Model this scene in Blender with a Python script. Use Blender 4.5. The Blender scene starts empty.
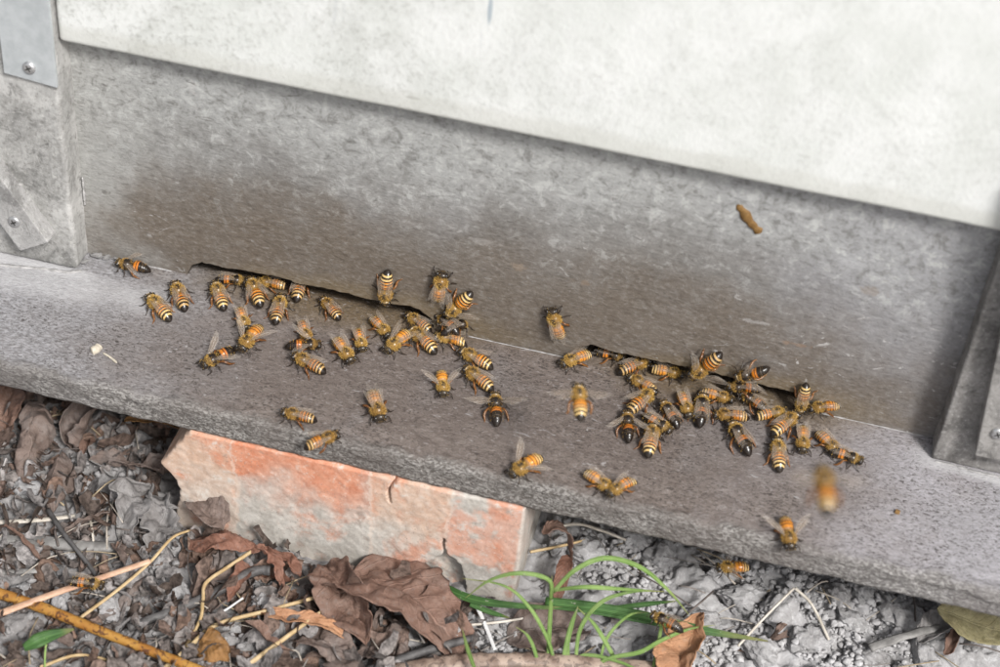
import bpy, bmesh, math, random
import numpy as np
from mathutils import Vector, Matrix

scene = bpy.context.scene
COL = scene.collection
random.seed(7)
RNG = np.random.default_rng(11)

# ------------------------------------------------------------------ camera
# World: X along the hive front, Y into the hive, Z up; origin on the joint of front wall and landing board (metres).
FPX = 1700.0
def _n(v):
    v = np.array(v, float); return v/np.linalg.norm(v)
_D = _n([-214, 1996, 1700]); _L = np.array([-13030, -2846, 1700.0]); _L = _n(_L - _D*_L.dot(_D))
_X = -_L; _Z = -_D; _Y = np.cross(_Z, _X)
CW = np.array([_X, _Y, _Z])
CPOS = -CW @ (0.72*np.array([0, 9.5/FPX, 1.0]))
cam_data = bpy.data.cameras.new('camera'); cam = bpy.data.objects.new('camera', cam_data); COL.objects.link(cam)
_r, _d, _f = CW[:, 0], CW[:, 1], CW[:, 2]
cam.matrix_world = Matrix(((_r[0], -_d[0], -_f[0], CPOS[0]), (_r[1], -_d[1], -_f[1], CPOS[1]),
                           (_r[2], -_d[2], -_f[2], CPOS[2]), (0, 0, 0, 1)))
cam_data.sensor_width = 36; cam_data.lens = 36*FPX/1000
cam_data.clip_start = 0.02; cam_data.clip_end = 500
cam_data.dof.use_dof = True; cam_data.dof.focus_distance = 0.715; cam_data.dof.aperture_fstop = 7.0
scene.camera = cam

# ------------------------------------------------------------------ light
SUN_EL, SUN_AZ = math.radians(45), math.radians(42)     # azimuth from -Y (the viewer's side) towards +X
sun_dir = Vector((math.sin(SUN_AZ)*math.cos(SUN_EL), -math.cos(SUN_AZ)*math.cos(SUN_EL), math.sin(SUN_EL)))
world = bpy.data.worlds.new('World'); scene.world = world; world.use_nodes = True
wn = world.node_tree.nodes; wl = world.node_tree.links
bg = wn['Background']
sky = wn.new('ShaderNodeTexSky'); sky.sky_type = 'NISHITA'; sky.sun_disc = False
sky.sun_elevation = SUN_EL; sky.sun_rotation = math.pi - SUN_AZ
sky.air_density = 1.0; sky.dust_density = 4.0; sky.ozone_density = 1.0
hsv = wn.new('ShaderNodeHueSaturation'); hsv.inputs['Saturation'].default_value = 0.30   # overcast: near-neutral sky
wl.new(sky.outputs[0], hsv.inputs['Color']); wl.new(hsv.outputs[0], bg.inputs['Color'])
bg.inputs['Strength'].default_value = 0.060
sd = bpy.data.lights.new('sun', 'SUN'); sun = bpy.data.objects.new('sun', sd); COL.objects.link(sun)
sd.energy = 1.5; sd.angle = math.radians(12); sd.color = (1.0, 0.98, 0.955)
sun.rotation_euler = (-sun_dir).to_track_quat('-Z', 'Y').to_euler()
scene.view_settings.view_transform = 'Standard'; scene.view_settings.look = 'None'
scene.view_settings.exposure = 1.36; scene.view_settings.gamma = 1.0
scene.view_settings.use_curve_mapping = False

# ------------------------------------------------------------------ helpers: places
BS = math.radians(5)                                    # the landing board slopes 5 degrees to drain
BN = np.array([0, -math.sin(BS), math.cos(BS)])
GZ = -0.078
def hit(x, y, p0, nr):
    d = CW @ np.array([(x-500)/FPX, (y-333.5)/FPX, 1.0]); nr = np.array(nr, float)
    return CPOS + d*(np.dot(np.array(p0)-CPOS, nr)/d.dot(nr))
def on_wall(x, y, yy=0.0): return hit(x, y, (0, yy, 0), (0, 1, 0))
def on_board(x, y, h=0.0): return hit(x, y, BN*h, BN)
def on_ground(x, y, h=0.0): return hit(x, y, (0, 0, GZ+h), (0, 0, 1))
def board_z(y): return y*math.tan(BS)

# ------------------------------------------------------------------ helpers: noise
def _hash(i, j, k, s):
    n = (i*374761393 + j*668265263 + k*2147483647 + s*1274126177) & 0xffffffff
    n = ((n ^ (n >> 13))*1274126177) & 0xffffffff
    n = ((n ^ (n >> 16))*668265263) & 0xffffffff
    return (n ^ (n >> 15)) / 4294967295.0
def vnoise(p, seed=0):
    p = np.asarray(p, float); i = np.floor(p).astype(np.int64); f = p-i; f = f*f*f*(f*(f*6-15)+10)
    out = 0
    for a in (0, 1):
        for b in (0, 1):
            for c in (0, 1):
                w = (f[:, 0] if a else 1-f[:, 0])*(f[:, 1] if b else 1-f[:, 1])*(f[:, 2] if c else 1-f[:, 2])
                out = out + w*_hash(i[:, 0]+a, i[:, 1]+b, i[:, 2]+c, seed)
    return out*2-1
def fbm(p, octv=4, seed=0, gain=0.5):
    p = np.asarray(p, float); a = 1.0; s = 0; t = 0
    for o in range(octv):
        s = s + a*vnoise(p*(2.03**o)+17.3*o, seed+o); t += a; a *= gain
    return s/t

# ------------------------------------------------------------------ helpers: objects
def obj(name, verts, faces, mat, parent=None, smooth=True, cols=None, uvs=None):
    me = bpy.data.meshes.new(name)
    me.from_pydata([tuple(map(float, v)) for v in verts], [], [tuple(map(int, f)) for f in faces])
    me.update()
    mats = mat if isinstance(mat, (list, tuple)) else [mat]
    for m in mats: me.materials.append(m)
    if smooth: me.polygons.foreach_set('use_smooth', [True]*len(me.polygons))
    if cols is not None:
        ca = me.color_attributes.new('Col', 'FLOAT_COLOR', 'POINT')
        c = np.ones((len(verts), 4), np.float32); c[:, :3] = cols; ca.data.foreach_set('color', c.ravel())
    if uvs is not None:
        ua = me.attributes.new('luv', 'FLOAT_VECTOR', 'POINT')
        u = np.zeros((len(verts), 3), np.float32); u[:, :np.shape(uvs)[1]] = uvs; ua.data.foreach_set('vector', u.ravel())
    o = bpy.data.objects.new(name, me); COL.objects.link(o)
    if parent: o.parent = parent
    return o
def bobj(name, bm, mat, parent=None, smooth=False):
    me = bpy.data.meshes.new(name); bm.to_mesh(me); bm.free()
    for m in (mat if isinstance(mat, (list, tuple)) else [mat]): me.materials.append(m)
    if smooth: me.polygons.foreach_set('use_smooth', [True]*len(me.polygons))
    o = bpy.data.objects.new(name, me); COL.objects.link(o)
    if parent: o.parent = parent
    return o
def empty(name, loc=(0, 0, 0)):
    o = bpy.data.objects.new(name, None); COL.objects.link(o); o.location = loc; o.empty_display_size = 0.01
    return o
def tag(o, label, cat, group=None):
    o['label'] = label; o['category'] = cat
    if group: o['group'] = group
    return o
def grid_faces(nu, nv, wrap_v=False, off=0):
    F = []
    for i in range(nu-1):
        for j in range(nv if wrap_v else nv-1):
            a = i*nv+j; b = i*nv+(j+1) % nv
            F.append((off+a, off+b, off+b+nv, off+a+nv))
    return F
def smooth_path(pts, n):
    """Catmull-Rom through the points, n samples."""
    P = [np.array(p, float) for p in pts]
    P = [2*P[0]-P[1]] + P + [2*P[-1]-P[-2]]
    m = len(P)-3; out = []
    for t in np.linspace(0, m-1e-6, n):
        i = int(t); u = t-i; p0, p1, p2, p3 = P[i:i+4]
        out.append(0.5*((2*p1)+(-p0+p2)*u+(2*p0-5*p1+4*p2-p3)*u*u+(-p0+3*p1-3*p2+p3)*u**3))
    return np.array(out)
def tube(path, radii, sides=8, rough=0.0, seed=0, flat=1.0):
    path = np.array(path); n = len(path); radii = np.broadcast_to(np.array(radii, float), (n,))
    T = np.gradient(path, axis=0); T /= np.linalg.norm(T, axis=1)[:, None]+1e-12
    up = np.array([0, 0, 1.0]); V = []
    for i in range(n):
        s = np.cross(T[i], up)
        if np.linalg.norm(s) < 1e-3: s = np.cross(T[i], [1.0, 0, 0])
        s /= np.linalg.norm(s); q = np.cross(s, T[i])
        for k in range(sides):
            a = 2*math.pi*k/sides
            V.append(path[i]+radii[i]*(s*math.cos(a)+q*math.sin(a)*flat))
    V = np.array(V)
    if rough:
        c = np.repeat(path, sides, axis=0)
        V = c+(V-c)*(1+rough*fbm(V*400, 3, seed))[:, None]
    F = grid_faces(n, sides, True)
    F.append(tuple(range(sides))[::-1]); F.append(tuple((n-1)*sides+k for k in range(sides)))
    return V, F
class Soup:
    def __init__(s): s.V = []; s.F = []; s.C = []; s.n = 0
    def add(s, V, F, c=None):
        V = np.asarray(V, float); s.V.append(V); s.F += [tuple(i+s.n for i in f) for f in F]; s.n += len(V)
        if c is not None: s.C.append(np.broadcast_to(np.asarray(c, float), (len(V), 3)))
    def build(s, name, mat, parent=None, smooth=True):
        return obj(name, np.concatenate(s.V), s.F, mat, parent, smooth, np.concatenate(s.C) if s.C else None)

# ------------------------------------------------------------------ helpers: materials
class NB:
    def __init__(s, name, rough=0.7, spec=0.3):
        s.m = bpy.data.materials.new(name); s.m.use_nodes = True; s.t = s.m.node_tree
        s.p = s.t.nodes['Principled BSDF']; s.p.inputs['Roughness'].default_value = rough
        s.p.inputs['Specular IOR Level'].default_value = spec
        s.tc = s.t.nodes.new('ShaderNodeTexCoord'); s.obj = s.tc.outputs['Object']
    def lk(s, a, b):
        if hasattr(a, 'default_value') or hasattr(a, 'is_linked'): s.t.links.new(a, b)
        else:
            if b.type == 'RGBA' and len(a) == 3: a = (*a, 1)
            b.default_value = a
    def map(s, scale=(1, 1, 1), loc=(0, 0, 0), rot=(0, 0, 0), vec=None):
        n = s.t.nodes.new('ShaderNodeMapping'); s.lk(vec or s.obj, n.inputs['Vector'])
        n.inputs['Scale'].default_value = scale; n.inputs['Location'].default_value = loc; n.inputs['Rotation'].default_value = rot
        return n.outputs[0]
    def noise(s, scale, detail=4, rough=0.55, vec=None, dist=0.0):
        n = s.t.nodes.new('ShaderNodeTexNoise'); s.lk(vec or s.obj, n.inputs['Vector'])
        n.inputs['Scale'].default_value = scale; n.inputs['Detail'].default_value = detail
        n.inputs['Roughness'].default_value = rough; n.inputs['Distortion'].default_value = dist
        return n.outputs['Fac']
    def vor(s, scale, feature='F1', vec=None, out='Distance', rnd=1.0):
        n = s.t.nodes.new('ShaderNodeTexVoronoi'); n.feature = feature; s.lk(vec or s.obj, n.inputs['Vector'])
        n.inputs['Scale'].default_value = scale; n.inputs['Randomness'].default_value = rnd
        return n.outputs[out]
    def step(s, v, lo, hi, a=0.0, b=1.0):
        n = s.t.nodes.new('ShaderNodeMapRange'); n.interpolation_type = 'SMOOTHSTEP'
        s.lk(v, n.inputs[0])
        for i, q in zip((1, 2, 3, 4), (lo, hi, a, b)): n.inputs[i].default_value = q
        return n.outputs[0]
    def math(s, op, a, b=0.0, c=None):
        n = s.t.nodes.new('ShaderNodeMath'); n.operation = op
        for i, q in enumerate((a, b) if c is None else (a, b, c)):
            if isinstance(q, (int, float)): n.inputs[i].default_value = q
            else: s.lk(q, n.inputs[i])
        return n.outputs[0]
    def mix(s, fac, a, b, blend='MIX'):
        n = s.t.nodes.new('ShaderNodeMix'); n.data_type = 'RGBA'; n.blend_type = blend
        if isinstance(fac, (int, float)): n.inputs[0].default_value = fac
        else: s.lk(fac, n.inputs[0])
        s.lk(a, n.inputs[6]); s.lk(b, n.inputs[7]); return n.outputs[2]
    def xyz(s, vec=None):
        n = s.t.nodes.new('ShaderNodeSeparateXYZ'); s.lk(vec or s.obj, n.inputs[0]); return n.outputs
    def attr(s, name, out='Color'):
        n = s.t.nodes.new('ShaderNodeAttribute'); n.attribute_name = name; return n.outputs[out]
    def objrand(s):
        return s.t.nodes.new('ShaderNodeObjectInfo').outputs['Random']
    def dist(s, centre, scale):
        """Distance from an ellipsoid centre, 1 at the ellipsoid."""
        v = s.map(scale=tuple(1/q for q in scale), loc=tuple(-c/q for c, q in zip(centre, scale)))
        n = s.t.nodes.new('ShaderNodeVectorMath'); n.operation = 'LENGTH'; s.lk(v, n.inputs[0]); return n.outputs['Value']
    def bump(s, h, dist, strength=1.0, prev=None):
        n = s.t.nodes.new('ShaderNodeBump'); s.lk(h, n.inputs['Height'])
        n.inputs['Distance'].default_value = dist; n.inputs['Strength'].default_value = strength
        if prev is not None: s.lk(prev, n.inputs['Normal'])
        return n.outputs[0]
    def done(s, col, normal=None, rough=None):
        s.lk(col, s.p.inputs['Base Color'])
        if normal is not None: s.lk(normal, s.p.inputs['Normal'])
        if rough is not None: s.lk(rough, s.p.inputs['Roughness'])
        return s.m

def wood_wall_mat():
    b = NB('weathered_wall_wood', 0.62, 0.2)
    X = b.xyz()
    grain = b.noise(1, 6, 0.62, b.map((95, 95, 330)), 0.6)
    patch = b.noise(24, 6, 0.66, dist=0.5)
    fine = b.noise(620, 4, 0.7, b.map((0.55, 1, 1)))
    c = b.mix(b.step(grain, 0.32, 0.72), (0.138, 0.130, 0.122), (0.19, 0.183, 0.175))
    c = b.mix(b.math('MULTIPLY', b.step(patch, 0.42, 0.62), 0.55), c, (0.25, 0.247, 0.245))
    # bleached towards the right-hand end and the top, painted paler to offset overhang shade
    top = b.math('ADD', X['Z'], b.math('MULTIPLY', b.math('SUBTRACT', b.noise(22, 3), 0.5), 0.07))
    c = b.mix(b.math('MULTIPLY', b.step(top, 0.04, 0.10), 0.9), c, (0.335, 0.34, 0.332))
    rt = b.math('ADD', X['X'], b.math('MULTIPLY', b.math('SUBTRACT', b.noise(26, 4), 0.5), 0.16))
    c = b.mix(b.math('MULTIPLY', b.step(rt, 0.05, 0.18), 0.6), c, (0.275, 0.275, 0.29))
    c = b.mix(b.math('MULTIPLY', b.step(rt, -0.12, -0.19), 0.7), c, (0.34, 0.34, 0.325))
    # brown traffic stain round the two entrances
    wob = b.math('MULTIPLY', b.math('SUBTRACT', b.noise(30, 4, 0.6), 0.5), 1.1)
    for cx, cz, rx, rz, k in ((-0.115, 0.022, 0.085, 0.042, 0.75), (-0.07, 0.004, 0.13, 0.05, 0.7), (0.09, 0.002, 0.125, 0.055, 0.8), (0.02, 0.015, 0.2, 0.06, 0.7)):
        d = b.math('ADD', b.dist((cx, 0, cz), (rx, 1, rz)), wob)
        c = b.mix(b.math('MULTIPLY', b.step(d, 1.15, 0.25), k), c, (0.122, 0.099, 0.078))
    # gold rub right on the lips
    for cx, rx in ((-0.06, 0.075), (0.1, 0.07)):
        d = b.math('ADD', b.dist((cx, 0, 0.004), (rx, 1, 0.014)), b.math('MULTIPLY', wob, 0.6))
        c = b.mix(b.math('MULTIPLY', b.step(d, 1.1, 0.5), 0.45), c, (0.17, 0.125, 0.065))
    mo = b.noise(150, 6, 0.78, dist=0.5); mk2 = b.step(top, 0.035, 0.09, 0.10, 0.9)
    c = b.mix(b.math('MULTIPLY', b.step(mo, 0.52, 0.62), b.math('MULTIPLY', mk2, 0.7)), c, (0.46, 0.465, 0.45))
    c = b.mix(b.math('MULTIPLY', b.step(mo, 0.49, 0.38), b.math('MULTIPLY', mk2, 0.7)), c, (0.13, 0.127, 0.118))
    # worn flecks, pale and dark
    fl = b.noise(1, 3, 0.5, b.map((190, 300, 330), rot=(0, 0.35, 0)), 1.2)
    c = b.mix(b.math('MULTIPLY', b.step(fl, 0.67, 0.72), b.step(b.noise(9, 3), 0.45, 0.6, 0.05, 0.75)), c, (0.42, 0.41, 0.40))
    fl3 = b.noise(1, 4, 0.6, b.map((75, 100, 130), rot=(0, -0.5, 0)), 2.0)
    c = b.mix(b.math('MULTIPLY', b.step(fl3, 0.64, 0.70), b.step(b.noise(12, 3), 0.42, 0.6, 0.0, 0.7)), c, (0.40, 0.39, 0.38))
    fl2 = b.noise(1, 3, 0.5, b.map((130, 200, 420), rot=(0, -0.2, 0)), 1.0)
    c = b.mix(b.math('MULTIPLY', b.step(fl2, 0.66, 0.74), 0.55), c, (0.075, 0.068, 0.06))
    c = b.mix(b.step(fine, 0.5, 0.7, 0.0, 0.45), c, b.mix(0.5, c, (0.38, 0.37, 0.355)))
    c = b.mix(b.step(fine, 0.5, 0.3, 0.0, 0.6), c, b.mix(1.0, c, (0.6, 0.58, 0.56), 'MULTIPLY'))
    for (cx, cz), (rx, rz), mc, k in (((0.1216, 0.0331), (0.006, 0.0011), (0.3, 0.19, 0.12), 0.6), ((0.0321, 0.0412), (0.004, 0.0012), (0.27, 0.19, 0.13), 0.5), ((0.0049, 0.0418), (0.003, 0.0015), (0.28, 0.21, 0.15), 0.5), ((0.1432, 0.0664), (0.005, 0.002), (0.28, 0.21, 0.15), 0.45), ((0.1021, 0.0399), (0.008, 0.0008), (0.45, 0.44, 0.43), 0.6), ((0.0194, 0.0811), (0.007, 0.0012), (0.42, 0.41, 0.4), 0.5), ((-0.0105, 0.0507), (0.006, 0.0015), (0.4, 0.38, 0.36), 0.45), ((0.1321, 0.0783), (0.005, 0.002), (0.42, 0.42, 0.43), 0.5), ((0.0778, 0.0262), (0.004, 0.001), (0.07, 0.06, 0.05), 0.6), ((0.0552, 0.0386), (0.005, 0.0008), (0.08, 0.07, 0.06), 0.5)):
        d = b.math('ADD', b.dist((cx, 0, cz), (rx, 1, rz)), b.math('MULTIPLY', b.math('SUBTRACT', mo, 0.5), 7.0)); c = b.mix(b.step(d, 1.2, 0.4, 0, k*0.6), c, mc)
    h = b.math('ADD', b.math('MULTIPLY', grain, 0.7), b.math('ADD', b.math('MULTIPLY', fine, 0.35), b.math('MULTIPLY', fl, 0.5)))
    return b.done(c, b.bump(h, 0.0007, 0.8), b.step(patch, 0.3, 0.7, 0.72, 0.55))

def wood_board_mat():
    b = NB('weathered_board_wood', 0.6, 0.25)
    X = b.xyz()
    grain = b.noise(1, 6, 0.7, b.map((150, 330, 330)), 0.4)
    fine = b.noise(1, 4, 0.65, b.map((420, 900, 900)))
    patch = b.noise(14, 4, 0.6)
    c = b.mix(b.step(grain, 0.3, 0.72), (0.112, 0.090, 0.079), (0.192, 0.162, 0.145))
    # paler, bluish-grey weathering at ends and in patches; right end includes painted sky sheen
    xx = b.math('ADD', X['X'], b.math('MULTIPLY', b.math('SUBTRACT', b.noise(24, 4, 0.6), 0.5), 0.14))
    c = b.mix(b.math('MULTIPLY', b.step(xx, -0.07, -0.2), 0.9), c, b.mix(b.step(fine, 0.35, 0.7), (0.19, 0.187, 0.192), (0.35, 0.35, 0.365)))
    c = b.mix(b.math('MULTIPLY', b.step(xx, 0.09, 0.215), 0.9), c, b.mix(b.step(fine, 0.35, 0.7), (0.27, 0.262, 0.274), (0.40, 0.39, 0.415)))
    c = b.mix(b.math('MULTIPLY', b.step(patch, 0.55, 0.68), 0.35), c, (0.22, 0.215, 0.22))
    # trodden brown at the entrances
    wob = b.math('MULTIPLY', b.math('SUBTRACT', b.noise(34, 4, 0.6), 0.5), 1.0)
    for cx, rx, k in ((-0.07, 0.09, 0.75), (0.095, 0.085, 0.8)):
        d = b.math('ADD', b.dist((cx, 0.004, 0), (rx, 0.022, 1)), wob)
        c = b.mix(b.math('MULTIPLY', b.step(d, 1.1, 0.3), k), c, (0.125, 0.088, 0.045))
    for cx, cy, rx, ry, k in ((0.05, -0.03, 0.13, 0.035, 0.5), (-0.1, -0.045, 0.1, 0.03, 0.4)):
        d = b.math('ADD', b.dist((cx, cy, 0), (rx, ry, 1)), wob)
        c = b.mix(b.math('MULTIPLY', b.step(d, 1.2, 0.2), k), c, (0.105, 0.085, 0.076))
    d = b.step(X['Y'], 0.003, 0.008); c = b.mix(b.math('MULTIPLY', d, 0.8), c, (0.035, 0.024, 0.014))   # floor behind the lip painted dark to deepen the slot's shade
    # dark pores, pale scratches
    po = b.noise(1, 3, 0.6, b.map((620, 1150, 1150)), 1.0)
    c = b.mix(b.math('MULTIPLY', b.step(po, 0.53, 0.62), b.step(b.noise(30, 4), 0.35, 0.65, 0.4, 0.9)), c, (0.045, 0.038, 0.034))
    c = b.mix(b.math('MULTIPLY', b.step(po, 0.42, 0.33), 0.45), c, b.mix(0.7, c, (0.36, 0.345, 0.345)))
    sc = b.noise(1, 3, 0.5, b.map((130, 420, 420), rot=(0, 0, 0.25)), 1.0)
    c = b.mix(b.math('MULTIPLY', b.step(sc, 0.67, 0.73), 0.6), c, (0.36, 0.35, 0.35))
    # whitish dust caked by the cleats at both ends
    for cx, cy, rx, ry, k in ((-0.215, -0.0135, 0.042, 0.0045, 0.85), (-0.20, -0.022, 0.05, 0.012, 0.5), (-0.148, -0.02, 0.016, 0.010, 0.35), (0.215, -0.015, 0.035, 0.004, 0.8), (0.185, -0.012, 0.012, 0.008, 0.5)):
        d = b.math('ADD', b.dist((cx, cy, 0), (rx, ry, 1)), b.math('MULTIPLY', wob, 1.2))
        c = b.mix(b.math('MULTIPLY', b.step(d, 1.2, 0.3), k), c, (0.46, 0.455, 0.46))
    # the rough-sawn front edge: bleached raised fibres
    ed = b.math('ADD', X['Y'], b.math('MULTIPLY', b.math('SUBTRACT', b.noise(55, 4), 0.5), 0.012))
    fib = b.noise(1, 3, 0.6, b.map((620, 1250, 1250), rot=(0, 0, 0.2)), 0.7)
    ec = b.mix(b.step(fib, 0.42, 0.62), (0.10, 0.092, 0.084), (0.34, 0.328, 0.31))
    ec = b.mix(b.math('MULTIPLY', b.step(b.noise(18, 3), 0.4, 0.62), 0.6), ec, (0.12, 0.105, 0.096))
    e = b.step(ed, -0.0665, -0.0715)
    c = b.mix(b.math('MULTIPLY', e, 0.8), c, ec)
    h = b.math('ADD', b.math('MULTIPLY', grain, 0.5), b.math('ADD', b.math('MULTIPLY', po, -0.7), b.math('MULTIPLY', fine, 0.4)))
    h = b.math('ADD', h, b.math('MULTIPLY', b.math('MULTIPLY', fib, e), 1.6))
    return b.done(c, b.bump(h, 0.0008, 0.8), b.step(patch, 0.3, 0.7, 0.66, 0.5))

def cleat_mat(name, base, pale):
    b = NB(name, 0.7, 0.3)
    g = b.noise(1, 6, 0.68, b.map((230, 230, 120)), 0.6); f = b.noise(600, 4, 0.7); p = b.noise(40, 4, 0.6, dist=0.6)
    c = b.mix(b.step(g, 0.3, 0.7), base, pale)
    c = b.mix(b.math('MULTIPLY', b.step(p, 0.5, 0.66), 0.5), c, tuple(min(1, q*1.55) for q in pale))
    c = b.mix(b.math('MULTIPLY', b.step(p, 0.46, 0.32), 0.7), c, tuple(q*0.55 for q in base))
    p2 = b.noise(130, 6, 0.78, dist=0.6); c = b.mix(b.math('MULTIPLY', b.step(p2, 0.46, 0.36), 0.7), c, tuple(q*0.5 for q in base)); c = b.mix(b.math('MULTIPLY', b.step(p2, 0.56, 0.66), 0.5), c, tuple(min(1, q*1.4) for q in pale))
    c = b.mix(b.step(f, 0.52, 0.7, 0, 0.6), c, b.mix(0.6, c, (0.5, 0.49, 0.47))); c = b.mix(b.step(f, 0.48, 0.3, 0, 0.7), c, b.mix(1.0, c, (0.55, 0.53, 0.51), 'MULTIPLY'))
    fl = b.vor(230, 'F1'); c = b.mix(b.math('MULTIPLY', b.step(fl, 0.12, 0.05), 0.5), c, (0.42, 0.41, 0.39))
    h = b.math('ADD', b.math('MULTIPLY', g, 0.6), b.math('ADD', b.math('MULTIPLY', f, 0.4), p))
    return b.done(c, b.bump(h, 0.0007, 0.8))

def white_mat():
    b = NB('flaking_white_paint', 0.55, 0.35)
    sp = b.noise(420, 5, 0.72); bl = b.noise(26, 6, 0.68, dist=0.6); st = b.noise(40, 4, 0.6)
    X = b.xyz()
    c = b.mix(b.step(st, 0.3, 0.7), (0.575, 0.59, 0.565), (0.655, 0.665, 0.65))
    lft = b.step(X['X'], 0.02, -0.15)
    am = b.math('ADD', 0.42, b.math('MULTIPLY', lft, 0.58))
    c = b.mix(b.math('MULTIPLY', b.math('MULTIPLY', b.step(bl, 0.44, 0.66), am), 0.75), c, (0.44, 0.45, 0.425))
    c = b.mix(b.math('MULTIPLY', b.math('MULTIPLY', b.step(sp, 0.47, 0.68), am), b.math('MULTIPLY', b.step(bl, 0.30, 0.62), 0.8)), c, (0.32, 0.325, 0.30))
    mk = b.dist((-0.0151, 0, 0.1616), (0.0009, 1, 0.006)); c = b.mix(b.step(mk, 1.3, 0.6, 0, 0.7), c, (0.22, 0.28, 0.33))
    mk = b.dist((-0.0417, 0, 0.1182), (0.0028, 1, 0.0007)); c = b.mix(b.step(mk, 1.3, 0.6, 0, 0.6), c, (0.22, 0.22, 0.2))
    st2 = b.noise(1, 4, 0.6, b.map((240, 240, 16))); c = b.mix(b.math('MULTIPLY', b.math('MULTIPLY', b.step(st2, 0.64, 0.72), am), 0.45), c, (0.42, 0.44, 0.45))
    ed = b.math('ADD', X['Z'], b.math('MULTIPLY', b.math('SUBTRACT', b.noise(60, 3), 0.5), 0.006))
    c = b.mix(b.step(ed, 0.1225, 0.1175, 0.0, 0.5), c, (0.47, 0.47, 0.43))
    h = b.math('ADD', b.math('MULTIPLY', sp, 0.6), bl)
    return b.done(c, b.bump(h, 0.0006, 0.7))

def simple_mat(name, c1, c2, scale=120, rough=0.7, spec=0.3, bump=0.0004, metal=0.0, stretch=(1, 1, 1)):
    b = NB(name, rough, spec); n = b.noise(1, 5, 0.6, b.map(tuple(scale*q for q in stretch)))
    b.p.inputs['Metallic'].default_value = metal
    return b.done(b.mix(b.step(n, 0.3, 0.7), c1, c2), b.bump(n, bump, 0.8) if bump else None)

def attr_mat(name, rough=0.7, spec=0.3, nscale=500, amt=0.35, bump=0.0003, rnd=0.25):
    """Colour from the mesh's own colour attribute, mottled by noise and varied per object."""
    b = NB(name, rough, spec); n = b.noise(nscale, 4, 0.6); c = b.attr('Col')
    lo = b.mix(1.0, c, (1-amt,)*3, 'MULTIPLY'); hi = b.mix(1.0, c, (1+amt*0.8,)*3, 'MULTIPLY')
    c = b.mix(b.step(n, 0.3, 0.7), lo, hi)
    if rnd:
        r = b.objrand(); v = b.math('ADD', 1-rnd/2, b.math('MULTIPLY', r, rnd))
        cc = b.t.nodes.new('ShaderNodeCombineColor'); 
        for i in range(3): b.lk(v, cc.inputs[i])
        c = b.mix(1.0, c, cc.outputs[0], 'MULTIPLY')
    return b.done(c, b.bump(n, bump, 0.7) if bump else None)

def leaf_mat(name, c1, c2, c3, rough=0.6, rib=0.22):
    b = NB(name, rough, 0.16); uv = b.attr('luv', 'Vector'); u = b.xyz(uv)
    n = b.noise(190, 6, 0.72, dist=0.5); n2 = b.noise(60, 5, 0.65); n3 = b.noise(900, 3, 0.6)
    c = b.mix(b.step(n, 0.3, 0.7), c1, c2); c = b.mix(b.math('MULTIPLY', b.step(n2, 0.48, 0.68), 0.75), c, c3)
    sp = b.vor(420); c = b.mix(b.math('MULTIPLY', b.step(sp, 0.16, 0.08), 0.5), c, tuple(q*0.4 for q in c1))
    mid = b.step(b.math('ABSOLUTE', u['Y']), 0.05, 0.015)
    vv = b.math('FRACT', b.math('ADD', b.math('MULTIPLY', u['X'], 9.0), b.math('MULTIPLY', b.math('ABSOLUTE', u['Y']), -2.2)))
    vein = b.step(b.math('ABSOLUTE', b.math('SUBTRACT', vv, 0.5)), 0.07, 0.02)
    v = b.math('MAXIMUM', mid, b.math('MULTIPLY', vein, 0.6))
    c = b.mix(b.math('MULTIPLY', v, rib), c, tuple(min(1, q*1.5) for q in c2))
    du = b.noise(320, 5, 0.75); c = b.mix(b.math('MULTIPLY', b.step(du, 0.54, 0.68), 0.28), c, (0.24, 0.225, 0.215)); c = b.mix(b.math('MULTIPLY', b.step(du, 0.45, 0.34), 0.5), c, tuple(q*0.45 for q in c1))
    h = b.math('ADD', b.math('MULTIPLY', v, 0.35), b.math('ADD', b.math('MULTIPLY', n, 0.9), b.math('MULTIPLY', n3, 0.25)))
    return b.done(c, b.bump(h, 0.0010, 0.9))

M = dict(
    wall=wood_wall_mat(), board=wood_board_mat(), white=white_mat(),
    cleat_l=cleat_mat('pale_cleat_wood', (0.26, 0.257, 0.245), (0.37, 0.366, 0.355)),
    cleat_r=cleat_mat('grey_cleat_wood', (0.17, 0.162, 0.154), (0.235, 0.226, 0.217)),
    brace=cleat_mat('brace_wood', (0.26, 0.255, 0.248), (0.34, 0.336, 0.33)),
    brace_r=cleat_mat('brace_wood_dark', (0.19, 0.182, 0.173), (0.245, 0.236, 0.226)),
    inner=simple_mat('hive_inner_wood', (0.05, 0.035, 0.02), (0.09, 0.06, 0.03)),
    zinc=simple_mat('galvanised_sheet', (0.40, 0.425, 0.435), (0.50, 0.525, 0.535), 160, 0.5, 0.5, 0.0001, 0.25),
    screw=simple_mat('zinc_screw', (0.42, 0.42, 0.42), (0.62, 0.62, 0.62), 500, 0.35, 0.5, 0.0001, 0.8),
    slot=simple_mat('screw_slot_shade', (0.05, 0.048, 0.045), (0.09, 0.085, 0.08), 500),
    filler=simple_mat('white_filler', (0.24, 0.235, 0.23), (0.42, 0.41, 0.405), 300, 0.8, 0.2, 0.0008),
)

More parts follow.
